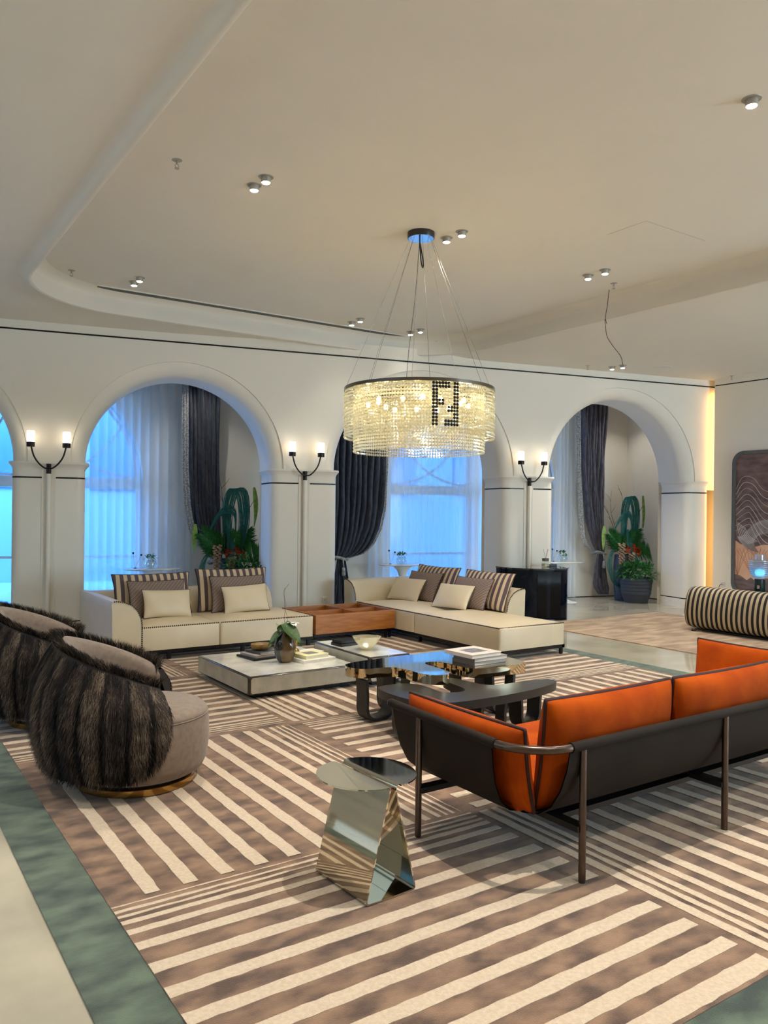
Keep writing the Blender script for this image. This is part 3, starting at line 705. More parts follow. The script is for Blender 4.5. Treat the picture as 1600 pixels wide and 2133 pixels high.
def fur_chair():
    t = thing('tub_armchair', 'tmp', 'armchair')
    MB().lathe([(.335,.0),(.34,.004),(.34,.040),(.335,.044)], 64).build('base_ring', m_brass, parent=t, smooth=.6)
    MB().lathe([(.30,.044),(.30,.068)], 48).build('plinth', m_black, parent=t, smooth=.6)
    MB().lathe([(.355,.068),(.385,.085),(.412,.14),(.425,.25),(.422,.36),(.412,.405)], 72).build('drum', m_taupe, parent=t, smooth=.9)
    MB().lathe([(.405,.400),(.412,.408),(.408,.425),(.385,.447),(.30,.465),(.15,.475),(.001,.477)], 72).build('seat', m_taupe, parent=t, smooth=3.2)
    MB().tube([(.414*math.cos(a),.414*math.sin(a),.406) for a in np.linspace(0,2*PI,72,endpoint=False)], .004, 6, closed=True).build('seat_piping', m_taupe, parent=t, smooth=3.2)
    aa = np.linspace(A0, A1, 200)
    q = MB(); rows = []
    for tt in np.linspace(0, 1, 18): rows.append([tuple(shell(a, tt)) for a in aa])
    for g, dz in ((.02,.012),(.045,.012),(.06,0)): rows.append([tuple(shell(a,1,-g)+Vector((0,0,dz))) for a in aa])
    rows.append([tuple(shell(a, 0, -.06)) for a in aa]); rows.append(rows[0]); q.grid(rows)
    for e in (A0, A1):
        q.f.append(tuple(len(q.v)+i for i in range(21))); q.mi.append(0); q.v += [tuple(shell(e, tt)) for tt in np.linspace(0,1,18)]+[tuple(shell(e,1,-.045)),tuple(shell(e,.5,-.06)),tuple(shell(e,0,-.06))]
    bs = q.build('back_shell', m_pelt, parent=t, smooth=3.2)
    # padded inner back, rounded over the top and rolled round the arm ends
    a2 = np.linspace(A0-3, A1+3, 90); rows = []
    for o_, tz in ((-.030,.30),(-.035,.97),(-.044,1.005),(-.062,1.025),(-.095,1.005),(-.112,.97),(-.125,.9),(-.13,.7),(-.12,.45),(-.11,.40)):
        r = []
        for a in a2:
            e = min(a-(A0-3), (A1+3)-a); f = min(1, e/7); oo = -.085+(o_+.085)*f
            zt = rim_h(a)-(1-f)*.04
            rr = .418+oo
            r.append((-.066+rr*math.cos(D(a)), rr*.98*math.sin(D(a)), .12+(zt-.12)*tz))
        rows.append(r)
    q = MB(); q.grid(rows); q.build('inner_back', m_taupe, parent=t, smooth=3.2)['label'] = 'smooth taupe inner back'
    # fur: individual tapered strands
    n = 46000; V = np.zeros((n,5,3)); mi = np.zeros(n, int)
    A = A0+(A1-A0)*rng.random(n); T = rng.random(n)**.9; 
    n_rim = int(n*.13)
    for k in range(n):
        a = A[k]; tt = T[k] if k >= n_rim else 1.0
        e = .4; p = shell(a, tt)
        if k < n_rim: p = shell(a, 1, -.055*rng.random()); p.z += .010
        p1 = shell(min(a+e,A1+1), tt); p2 = shell(a, max(0, tt-.02)) if tt > .02 else shell(a, tt+.02)
        ta = (p1-p); nv = Vector((math.cos(D(a)), math.sin(D(a)), 0))
        if k < n_rim: nv = (nv*.45+Vector((0,0,.9))).normalized()
        ph = (a-A0)/(A1-A0)*NP; g = abs(math.sin(PI*ph))     # 0 at the seams between pelts
        L = .028+.030*rng.random()+(.020 if k < n_rim else 0)
        side = Vector((-math.sin(D(a)), math.cos(D(a)), 0))
        sp = math.cos(PI*(ph % 1))*.5
        d = (nv*(.50+.25*rng.random())+Vector((0,0,-.85 if k >= n_rim else .1))+side*(sp*.4+rng.normal()*.22)).normalized()
        d2 = (d+Vector((0,0,-.45))+side*rng.normal()*.12).normalized()
        wv = d.cross(nv); wv = (wv.normalized() if wv.length > 1e-3 else side)*(.0012+.0007*rng.random())
        m_ = p+d*L*.5; tip = m_+d2*L*.5
        V[k,0] = p-wv; V[k,1] = p+wv; V[k,2] = m_-wv*.7; V[k,3] = m_+wv*.7; V[k,4] = tip
        shade = min(1, g*1.9)*.72-.12+.14*math.sin(tt*9+a*.13)*math.sin(a*.071*tt+1)+rng.normal()*.20
        if k < n_rim: shade = rng.random()*1.1-.1
        shade -= .45*(math.exp(-((a-150)/11)**2)+math.exp(-((a-232)/9)**2)+math.exp(-((a-268)/6)**2)+math.exp(-((a-195)/8)**2))
        if tt > .86 and k >= n_rim: shade += .2*math.sin(a*.35)
        mi[k] = int(min(4, max(0, shade*4.2)))
    me = bpy.data.meshes.new('fur'); base = np.arange(n)*5
    quads = np.stack([base,base+1,base+3,base+2],1); tris = np.stack([base+2,base+3,base+4],1)
    me.vertices.add(n*5); me.vertices.foreach_set('co', V.reshape(-1))
    loops = np.concatenate([quads.reshape(-1), tris.reshape(-1)]); me.loops.add(len(loops)); me.loops.foreach_set('vertex_index', loops.astype(np.int32))
    me.polygons.add(2*n); ls = np.concatenate([np.arange(n)*4, 4*n+np.arange(n)*3]); lt = np.concatenate([np.full(n,4), np.full(n,3)])
    me.polygons.foreach_set('loop_start', ls.astype(np.int32)); me.polygons.foreach_set('loop_total', lt.astype(np.int32))
    for m in m_fur: me.materials.append(m)
    me.polygons.foreach_set('material_index', np.concatenate([mi,mi]).astype(np.int32)); me.update(); me.validate()
    o = bpy.data.objects.new('fur_cover', me); COL.objects.link(o); o.parent = bs
    o['label'] = 'long dark brown striped fur covering'; return t
c1 = fur_chair(); c1.location = (1.47,4.80,.0135); c1.rotation_euler = (0,0,D(-19)); c1['label'] = 'taupe tub armchair with brown striped fur back and brass ring base, nearest the viewer'; c1['group'] = 'fur backed tub armchairs'
dup(c1, (1.36,6.50,.0135), D(-24), 'taupe tub armchair with striped fur back behind the nearer one, cut by the left edge')

# ================================================================ CHANDELIER
CH = thing('chandelier', 'large round crystal bead chandelier with black double F logo hanging on thin wires', 'chandelier', (4.53,6.10,2.82))
m_crys = thin('crystal', (248,246,226), .36, rough=.08, kind='crystal', trans=.5)
m_cblack = mat('black_crystal', (10,12,12), .1, noise=.2)
m_chrome = mat('chrome_ring', (120,112,104), .2, 1.0, noise=.05)
m_wire = mat('steel_wire', (120,115,108), .4, .6, noise=.1)
RO, RI = .715, .625
MB().lathe([(RO-.02,-.045),(RO+.004,-.045),(RO+.004,0),(RO-.02,0)], 96).v
q = MB(); q.grid([[(r*math.cos(a), r*math.sin(a), z) for a in np.linspace(0,2*PI,120,endpoint=False)] for r, z in ((RO-.03,-.002),(RO+.005,0),(RO+.005,-.030),(RO-.03,-.030),(RO-.03,-.002))], 0, True); q.build('rim_ring', m_chrome, parent=CH, smooth=.6)
q = MB(); q.grid([[(r*math.cos(a), r*math.sin(a), z) for a in np.linspace(0,2*PI,96,endpoint=False)] for r, z in ((RI-.01,-.008),(RI+.01,-.008),(RI+.01,-.02),(RI-.01,-.02),(RI-.01,-.008))], 0, True)
for k in range(8):
    a = 2*PI*k/8+.2; q.tube([(RO*math.cos(a),RO*math.sin(a),-.02),(.06*math.cos(a),.06*math.sin(a),-.02)], .006, 6)
q.lathe([(.09,-.03),(.09,-.01)], 24); q.build('inner_frame', m_chrome, parent=CH, smooth=.6)
def bead(m, x, z, s, mi=0, th=.007):
    c = s*.29; h = s/2
    P = [(-h+c,-h),(h-c,-h),(h,-h+c),(h,h-c),(h-c,h),(-h+c,h),(-h,h-c),(-h,-h+c)]
    vs = [(x+a, 0, z+b_) for a, b_ in P]+[(x, -th, z), (x, th, z)]
    m.add(vs, [(i,(i+1)%8,8) for i in range(8)]+[((i+1)%8,i,9) for i in range(8)], mi)
NS = 160; PIT = .0300; ROWS = 15
def strand_mesh(black):
    m = MB()
    for r in range(ROWS): bead(m, 0, -.046-PIT*r, .0270 if r in black else .0262, 1 if r in black else 0, .009 if (r*7+len(black)) % 3 else .004)
    m.box(-.0008,.0008,-.0008,.0008,-.046-PIT*(ROWS-.5),-.03, 0); return m
def fshape(col):   # 0..5 left F ; rows filled black
    return set(range(0,13)) if col < 2 else ({0,1} | ({5,6} if col < 4 else set()))
def fshape2(col):  # 0..4 inverted F, stem on the right
    return set(range(0,13)) if col >= 3 else ({11,12} | ({7,8} if col >= 1 else set()))
proto = {}
def strand(black):
    key = frozenset(black)
    if key not in proto:
        m = strand_mesh(black); o = m.build('crystal_strand', [m_crys, m_cblack], parent=CH); proto[key] = o.data; return o
    o = bpy.data.objects.new('crystal_strand', proto[key]); COL.objects.link(o); o.parent = CH; return o
view = math.atan2(-6.10, -4.53) % (2*PI)
dA = 2*PI/NS; a_first = D(243.4)
rest = MB(); nfront = 50
for k in range(NS):
    a = a_first+dA*k; col = k; blk = set()
    if 0 <= k <= 5: blk = fshape(k)
    if k == 4 or k == 5: pass
    if 4 <= k <= 8: blk = blk | fshape2(k-4)
    if k in (4,5): blk = (fshape(k) | fshape2(k-4))
    dd = abs(((a-view)+PI) % (2*PI)-PI)
    if dd <= dA*nfront:
        o = strand(blk); o.location = (RO*math.cos(a), RO*math.sin(a), 0); o.rotation_euler = (0,0,a+PI/2)
    else:
        m = strand_mesh(set()); M4 = Matrix.Translation((RO*math.cos(a),RO*math.sin(a),0)) @ Matrix.Rotation(a+PI/2,4,'Z')
        rest.add([M4 @ Vector(p) for p in m.v], m.f)
rest.build('far_crystal_strands', m_crys, parent=CH)['kind'] = 'stuff'
inn = MB(); NI = 140
for k in range(NI):
    a = 2*PI*k/NI; m = MB()
    for r in range(20): bead(m, 0, -.03-PIT*r, .0262)
    M4 = Matrix.Translation((RI*math.cos(a),RI*math.sin(a),0)) @ Matrix.Rotation(a+PI/2,4,'Z'); inn.add([M4 @ Vector(p) for p in m.v], m.f)
inn.build('inner_crystal_tier', m_crys, parent=CH)['kind'] = 'stuff'
m_bulb = mat('warm_bulb', (255,226,160), .5, emit=P_BULB*6)
for k in range(14):
    a = 2*PI*k/14+.1; r = .50 if k % 2 else .40
    h = MB(); h.tube([(0,0,.028),(0,0,.12)], .010, 8); o2 = h.build('bulb_holder', m_chrome, parent=CH); o2.location = (r*math.cos(a), r*math.sin(a), -.14)
    b_ = MB(); b_.sphere((0,0,0), .020, 8, sz=1.3); b_.build('bulb', m_bulb, parent=o2, smooth=3.2)
for k in range(8):
    a = 2*PI*(k+.35)/8
    MB().tube([(RO*.985*math.cos(a),RO*.985*math.sin(a),0),(.10*math.cos(a),.10*math.sin(a),Z_COF-2.82-.05)], .0017, 5, cap=False).build('suspension_wire', m_wire, parent=CH)
q = MB(); q.lathe([(.128,Z_COF-2.82-.055),(.13,Z_COF-2.82-.05),(.13,Z_COF-2.82)], 40); q.build('canopy', mat('canopy_grey', (58,54,50), .4, .4, noise=.1), parent=CH, smooth=.6)
q = MB(); q.lathe([(.122,Z_COF-2.82-.058),(.122,Z_COF-2.82-.054)], 40); q.build('canopy_plate', mat('mirror_plate', (215,225,235), .08, 1.0, noise=.02), parent=CH, smooth=.6)
q = MB(); zz = Z_COF-2.82-.055; q.tube(spline([(-.03,-.02,zz),(-.025,-.02,zz-.10),(.0,-.01,zz-.24),(.03,0,zz-.27),(.03,.01,zz-.18),(-.01,0,zz-.05)],8), .0065, 7)
q.tube(spline([(-.03,-.02,zz),(-.10,-.05,zz-.6),(-.20,-.1,zz-1.1),(-.27,-.16,0)],8), .0022, 6); q.build('power_cable', m_black, parent=CH, smooth=3.2)

# ================================================================ WALL SCONCES
def sconce(u, label):
    t = thing('wall_sconce', label, 'wall lamp', WP(u,-.03,0), -WA, 'twin arm wall sconces on the pier poles')
    MB().tube([(0,-.035,.18),(0,-.035,2.09)], .028, 14).build('pole', m_wall, parent=t, smooth=.8)
    MB().tube([(0,-.035,2.085),(0,-.035,2.215)], .030, 14).build('clamp', m_dark, parent=t, smooth=.8)
    q = MB(); q.tube([(0,-.03,2.15),(0,-.115,2.15)], .014, 8)
    q.build('bracket', m_dark, parent=t, smooth=.8)
    for s in (-1, 1):
        P = spline([(0,-.11,2.150),(s*.055,-.115,2.160),(s*.125,-.12,2.225),(s*.175,-.125,2.31),(s*.205,-.125,2.42)], 7)
        ar = MB().tube(P, .0105, 8).build('arm', m_dark, parent=t, smooth=3.2)
        MB().lathe([(.046,.0),(.050,.004),(.050,.060),(.046,.062)], 20, (s*.212,-.125,2.42)).build('cup', m_dark, parent=ar, smooth=.7)
        sh = MB(); sh.lathe([(.044,.0),(.046,.008),(.046,.135),(.043,.142)], 24, (s*.212,-.125,2.482)); sh.build('glass_shade', m_shade, parent=ar, smooth=.8)
m_shade = mat('lit_opal_glass', (255,240,214), .4, emit=P_SCONCE)
sconce(-10.36, 'twin arm wall sconce with lit glass shades on the pier left of the left arch')
sconce(-6.95, 'twin arm wall sconce with lit glass shades on the pier behind the wooden tray table')
sconce(-3.22, 'twin arm wall sconce with lit glass shades on the pier behind the navy cabinet')

# ================================================================ CEILING FITTINGS
m_lens = mat('lit_lens', (255,244,224), .3, emit=9)
m_fit = mat('fitting_grey', (170,165,155), .45, .3, noise=.05)
def downlight(x, y, z, label, power, grp='recessed ceiling downlights', tilt=(0,0)):
    t = thing('ceiling_downlight', label, 'ceiling light', (x,y,z), 0, grp)
    MB().lathe([(.050,-.004),(.060,-.004),(.062,0)], 28).build('trim_ring', m_fit, parent=t, smooth=.6)
    MB().lathe([(.036,-.045),(.038,-.040),(.038,-.003)], 24).build('barrel', m_fit, parent=t, smooth=.6)
    MB().lathe([(.030,-.050),(.034,-.046)], 24).build('lens', m_lens, parent=t, smooth=.6)
    if power:
        l = bpy.data.lights.new('downlight_lamp', 'SPOT'); l.energy = power; l.color = WARM; l.spot_size = D(100); l.spot_blend = .75; l.shadow_soft_size = .022
        o = bpy.data.objects.new('downlight_lamp', l); COL.objects.link(o); o.location = (0,0,-.06); o.rotation_euler = (D(tilt[0]), D(tilt[1]), 0); o.parent = t
SPOTS = [(2.76,5.81,'downlight of the pair on the left of the coffer, further from the chandelier'),(2.75,6.01,'downlight of the left coffer pair, nearer the far side'),
 (2.78,9.19,'small downlight of the far left coffer pair, right one'),(2.78,9.40,'small downlight of the far left coffer pair, lower one near the air slot'),
 (5.88,9.31,'bright downlight above the left side of the chandelier at the far edge of the coffer'),(5.89,9.55,'dim downlight above the chandelier left, beside the brighter one'),
 (6.93,9.32,'right downlight of the far pair behind the suspension wires'),(6.91,9.54,'left downlight of the far pair behind the suspension wires'),
 (4.82,5.84,'bright downlight just right of the chandelier canopy'),(4.81,6.06,'tilted downlight touching the chandelier canopy on its right'),
 (6.85,5.84,'right downlight of the pair above the hanging cable'),(6.85,6.08,'left downlight of the pair above the hanging cable'),
 (4.78,2.90,'lone downlight near the top right corner of the picture')]
for i, (x, y, lab) in enumerate(SPOTS): downlight(x, y, Z_COF, lab, (P_DOWN if i % 2 == 0 else P_DOWN*.35)*(.09 if y > 9 else 1))
downlight(10.35, 8.44, Z_SOF, 'tiny downlight in the lower ceiling above the right arch, right of its pair', P_DOWN*1.3); downlight(10.32, 8.63, Z_SOF, 'tiny downlight in the lower ceiling above the right arch, left of its pair', 0)
# rows carried on outside the frame, plus unseen spots added to light the gallery; no fittings
for x, y, z, p in ((2.66,2.42,Z_COF,2.2),(6.85,2.9,Z_COF,1.0),(2.77,-.2,Z_COF,1.0),(4.8,-.2,Z_COF,.9),(6.85,-.2,Z_COF,.9),(10.3,5.8,Z_SOF,.9),(10.3,2.9,Z_SOF,.8),(-.9,5.9,Z_SOF,.9),(-.9,2.8,Z_SOF,.9),(-.9,9.0,Z_SOF,.8),(-.9,-.4,Z_SOF,.8),(-.9,-3,Z_SOF,.8),(3,-3,Z_SOF,.9),(6.8,-3,Z_SOF,.9),(10.3,-1,Z_SOF,.8),(12.4,9.9,Z_SOF,.2),(9.9,10.4,Z_SOF,.2),(7.6,11.0,Z_SOF,.2),(4.6,11.7,Z_SOF,.2)):
    l = bpy.data.lights.new('downlight_lamp', 'SPOT'); l.energy = P_DOWN*p; l.color = WARM; l.spot_size = D(100); l.spot_blend = .75; l.shadow_soft_size = .022
    o = bpy.data.objects.new('downlight_lamp', l); COL.objects.link(o); o.location = (x,y,z-.06)
def sprinkler(x, y, z, label):
    t = thing('fire_sprinkler', label, 'sprinkler', (x,y,z), 0, 'ceiling sprinkler heads')
    MB().lathe([(.030,-.003),(.040,-.001),(.040,0)], 20).build('flange', m_fit, parent=t, smooth=.6)
    q = MB(); q.tube([(0,0,0),(0,0,-.03)], .009, 8)
    for s in (-1,1): q.tube([(s*.006,0,-.028),(s*.016,0,-.045),(s*.005,0,-.062)], .003, 6)
    q.lathe([(.018,-.066),(.018,-.062)], 14); q.build('head', m_fit, parent=t, smooth=.7)
sprinkler(2.07,5.93,Z_COF,'sprinkler head on the left of the raised ceiling, left of the spotlight pair'); sprinkler(2.07,9.37,Z_COF,'sprinkler head at the far left corner of the raised ceiling')
sprinkler(7.44,9.60,Z_COF,'sprinkler head at the far right corner of the raised ceiling, right of the wires'); sprinkler(7.33,6.12,Z_COF,'sprinkler head just above the hanging cable')
sprinkler(9.94,8.81,Z_SOF,'sprinkler head in the lower ceiling above the right arch'); sprinkler(12.6,7.95,Z_SOF,'sprinkler head by the dark line over the right wall')
sp = tag(MB().lathe([(.135,-.006),(.145,-.004),(.145,0)], 36).build('ceiling_speaker', m_outlet, smooth=.6), 'round flush speaker grille in the lower ceiling above the right arch', 'speaker'); sp.location = (10.99,8.16,Z_SOF)
cb = tag(MB().tube(spline([(0,0,0),(-.03,0,-.20),(-.06,0,-.34),(-.01,.02,-.40),(-.055,.01,-.36),(-.03,0,-.55),(.05,-.02,-.66),(.16,-.05,-.78),(.20,-.06,-.9)],8), .004, 6).build('hanging_cable', m_twig, smooth=3.2), 'thin knotted cable hanging loose from the ceiling', 'cable'); cb.location = (7.50,6.33,Z_COF)
hp = MB(); 
hp.box(-.45,.45,-.001,.001,-.0015,0); hp.box(-.45,-.448,0,.45,-.0015,0)
hp = tag(hp.build('access_panel', m_fit), 'faint thin outline of an access panel in the raised ceiling', 'panel'); hp.location = (6.45,4.65,Z_COF)

# ================================================================ CURTAINS (in the wall frame)
m_velv = mat('slate_velvet', (58,65,82), .8, 0, rgb2=(36,41,54), nscale=9, stretch=(3,3,1), sheen=.15)
m_velv2 = mat('grey_lilac_velvet', (98,94,104), .8, 0, rgb2=(70,68,78), nscale=9, stretch=(3,3,1), sheen=.2)
m_liner = mat('sand_lining', (150,142,132), .8, noise=.1)
m_fringe = mat('silver_fringe', (190,190,188), .7, 0, rgb2=(110,110,112), nscale=50)
def interp(tab, z):
    tab = sorted(tab); 
    if z <= tab[0][0]: return tab[0][1:]
    for a, b_ in zip(tab[:-1], tab[1:]):
        if z <= b_[0]:
            t = (z-a[0])/(b_[0]-a[0]); t = t*t*(3-2*t) if False else t; return tuple(a[i]*(1-t)+b_[i]*t for i in range(1,len(a)))
    return tab[-1][1:]
def drape(name, tab, off_, folds, mt, parent=None, nz=50, nu=150, amp=.045, irregular=.0):
    zs = np.linspace(tab[0][0], tab[-1][0], nz); rows = []
    for z in zs:
        a, b_ = interp(tab, z)[:2]; wd = abs(b_-a); am = min(amp, wd*.18); r = []
        for k in range(nu+1):
            s = k/nu; ph = 2*PI*folds*(s+.012*math.sin(9*s+2))
            y = off_+am*math.sin(ph)+am*.35*math.sin(ph*.37+z*.8)+irregular*math.sin(z*5+s*13)*.02
            r.append((a+(b_-a)*s+.3*am*math.cos(ph), y, z))
        rows.append(r)
    return MB().grid(rows).build(name, mt, parent=parent, smooth=3.2, mat4=WM)
def curtain(label, tab, off_, folds, mt, trim, tie, tail, group):
    t = thing('curtain', label, 'curtain', group=group)
    drape('drape', tab, off_, folds, mt, t, amp=.05, irregular=1)
    drape('fringe_trim', trim, off_-.06, 2, m_fringe, t, nu=16, amp=.01)['label'] = 'pale fringed edge'
    if tail: drape('gathered_tail', tail, off_-.02, 6, mt, t, amp=.04, irregular=1)
    if tie:
        q = MB(); u, z = tie
        q.tube([(u+.14*math.cos(a), off_+.10*math.sin(a), z+.02*math.sin(a*2)) for a in np.linspace(0,2*PI,24,endpoint=False)], .028, 8, closed=True)
        q.tube([(u+.02,off_-.11,z),(u+.03,off_-.12,z-.16)], .012, 6); q.lathe([(.012,-.30),(.034,-.28),(.03,-.17),(.012,-.15)], 12, (u+.03,off_-.12,z)); q.build('tassel_tie', m_fringe, parent=t, smooth=3.2, mat4=WM)
gC = 'slate velvet curtains in the window gallery'
curtain('straight slate velvet curtain seen through the left arch behind the tall plant',
  [(.80,-7.95,-7.84),(1.0,-8.10,-7.84),(1.3,-8.28,-7.86),(1.7,-8.36,-7.88),(2.3,-8.38,-7.90),(4.03,-8.42,-7.90)], 1.78, 8, m_velv,
  [(.80,-7.98,-7.90),(1.0,-8.15,-8.08),(1.3,-8.36,-8.26),(1.7,-8.44,-8.34),(2.3,-8.48,-8.38),(4.03,-8.50,-8.40)], (-7.9,.80), [(.05,-8.02,-7.75),(.5,-7.98,-7.8),(.78,-7.95,-7.84)], gC)
curtain('dark slate velvet curtain swept to the left at the middle arch under the chandelier',
  [(.83,-5.95,-5.72),(.87,-5.98,-5.52),(.95,-5.98,-5.38),(1.09,-5.98,-5.25),(1.35,-5.98,-5.12),(1.69,-5.98,-5.05),(2.4,-5.98,-5.02),(4.03,-5.98,-5.0)], 1.78, 9, m_velv,
  [(.84,-5.72,-5.66),(.88,-5.52,-5.48),(.95,-5.38,-5.34),(1.09,-5.25,-5.21),(1.35,-5.12,-5.08),(1.69,-5.05,-5.01),(2.4,-5.02,-4.98),(4.03,-5.0,-4.96)], (-5.82,.84), [(.05,-5.95,-5.60),(.5,-5.92,-5.68),(.82,-5.88,-5.74)], gC)
curtain('grey lilac velvet curtain gathered in a knot inside the right arch',
  [(.90,-.60,-.44),(1.1,-.68,-.42),(1.5,-.80,-.44),(2.1,-.90,-.46),(3.0,-.96,-.42),(4.03,-.98,-.36)], 1.78, 8, m_velv2,
  [(.90,-.66,-.58),(1.0,-.90,-.80),(1.2,-1.0,-.90),(1.6,-1.06,-.94),(2.3,-1.10,-1.0),(4.03,-1.14,-1.04)], (-.53,.89), [(.08,-.52,-.32),(.20,-.62,-.30),(.32,-.64,-.34),(.6,-.62,-.40),(.87,-.58,-.46)], gC)
gV = 'white voile curtains in the window gallery'
for a, b_, f_, lab in ((-10.45,-8.30,16,'white voile curtain filling the left arch'),(-5.25,-3.02,18,'white voile curtain behind the middle arch'),(-1.42,-.98,5,'white voile curtain at the left side of the right arch')):
    o = drape('voile_curtain', [(.02,a,b_),(4.03,a,b_)], 1.93, f_, m_sheer, None, nz=3, nu=f_*10, amp=.03); tag(o, lab, 'curtain', gV)

# ================================================================ TULIP TABLES AND SMALL PLANTS
def tulip(x, y, label, l2, l3):
    t = thing('tulip_table', label, 'table', (x,y,0), -WA, 'oval tulip tables in the gallery')
    MB().lathe([(.405,.735),(.42,.745),(.42,.753),(.41,.757)], 48, sx=1.0, sy=.72).build('top', m_marble, parent=t, smooth=.8)
    MB().lathe([(.26,.0),(.265,.008),(.20,.02),(.07,.06),(.045,.12),(.040,.40),(.05,.52),(.09,.64),(.17,.725),(.18,.736)], 32).build('pedestal', m_white, parent=t, smooth=1.2)
    g = thing('plant_bowl', l2, 'vase', (x-.02,y,.758), 0, 'little glass plant bowls on the tulip tables')
    MB().lathe([(.03,.0),(.075,.012),(.095,.05),(.085,.095),(.06,.12)], 24).build('glass_bowl', m_clear, parent=g, smooth=1.2)
    leaf_ball(g, 'succulent', (0,0,.14), .085, .055, 60, .05, m_green)
    tw = thing('ball_stems', l3, 'plant', (x-.25,y,.758), 0, 'dark balls on thin stems beside the glass bowls')
    q = MB(); q.lathe([(.02,0),(.022,.01)], 10); q.tube([(0,0,.01),(-.03,0,.22)], .0015, 4); q.tube([(0,0,.01),(.09,0,.19)], .0015, 4); q.build('stem', m_twig, parent=tw)
    for p in ((-.03,0,.23),(.09,0,.20)): MB().sphere(p, .016, 6).build('ball', m_navy, parent=tw, smooth=3.2)
def leafgeo(m, p, d, n, L, wd, mi=0, bend=.2):
    d = Vector(d).normalized(); s = d.cross(Vector(n)); s = s.normalized() if s.length > 1e-4 else Vector((1,0,0)); up_ = s.cross(d)
    p = Vector(p); a = p+d*L*.35+up_*L*.05; b_ = p+d*L*.7+up_*L*.02; c = p+d*L-up_*L*bend
    vs = [p, a+s*wd, a-s*wd, b_+s*wd*.8, b_-s*wd*.8, c]; m.add(vs, [(0,1,2),(1,3,4,2),(3,5,4)], mi)
def leaf_ball(par, name, c, rx, rz, n, L, mt, low=-.2):
    m = MB()
    for _ in range(n):
        while True:
            v = Vector((random.gauss(0,1), random.gauss(0,1), random.gauss(0,1)))
            v.normalize()
            if v.z > low: break
        k = .55+.45*random.random(); p = Vector((c[0]+v.x*rx*k, c[1]+v.y*rx*k, c[2]+v.z*rz*k))
        d = v+Vector((random.gauss(0,.5),random.gauss(0,.5),random.gauss(0,.4)+.1)); leafgeo(m, p, d, (0,0,1) if abs(d.normalized().z) < .9 else (1,0,0), L*(.7+.6*random.random()), L*.26)
    return m.build(name, mt, parent=par)
tulip(3.80,11.80,'oval white tulip table in the window bay behind the left sofa','small glass bowl of pale green flowers on the table behind the left sofa','two dark balls on stems beside the bowl behind the left sofa')
tulip(7.84,10.98,'oval white tulip table in the bay behind the chaise sofa','small glass bowl of green succulents on the table under the chandelier','two dark balls on stems by the bowl under the chandelier')
tulip(10.98,10.27,'oval white tulip table half hidden behind the navy cabinet','small glass bowl with bright green moss behind the navy cabinet','two dark balls on stems behind the navy cabinet')

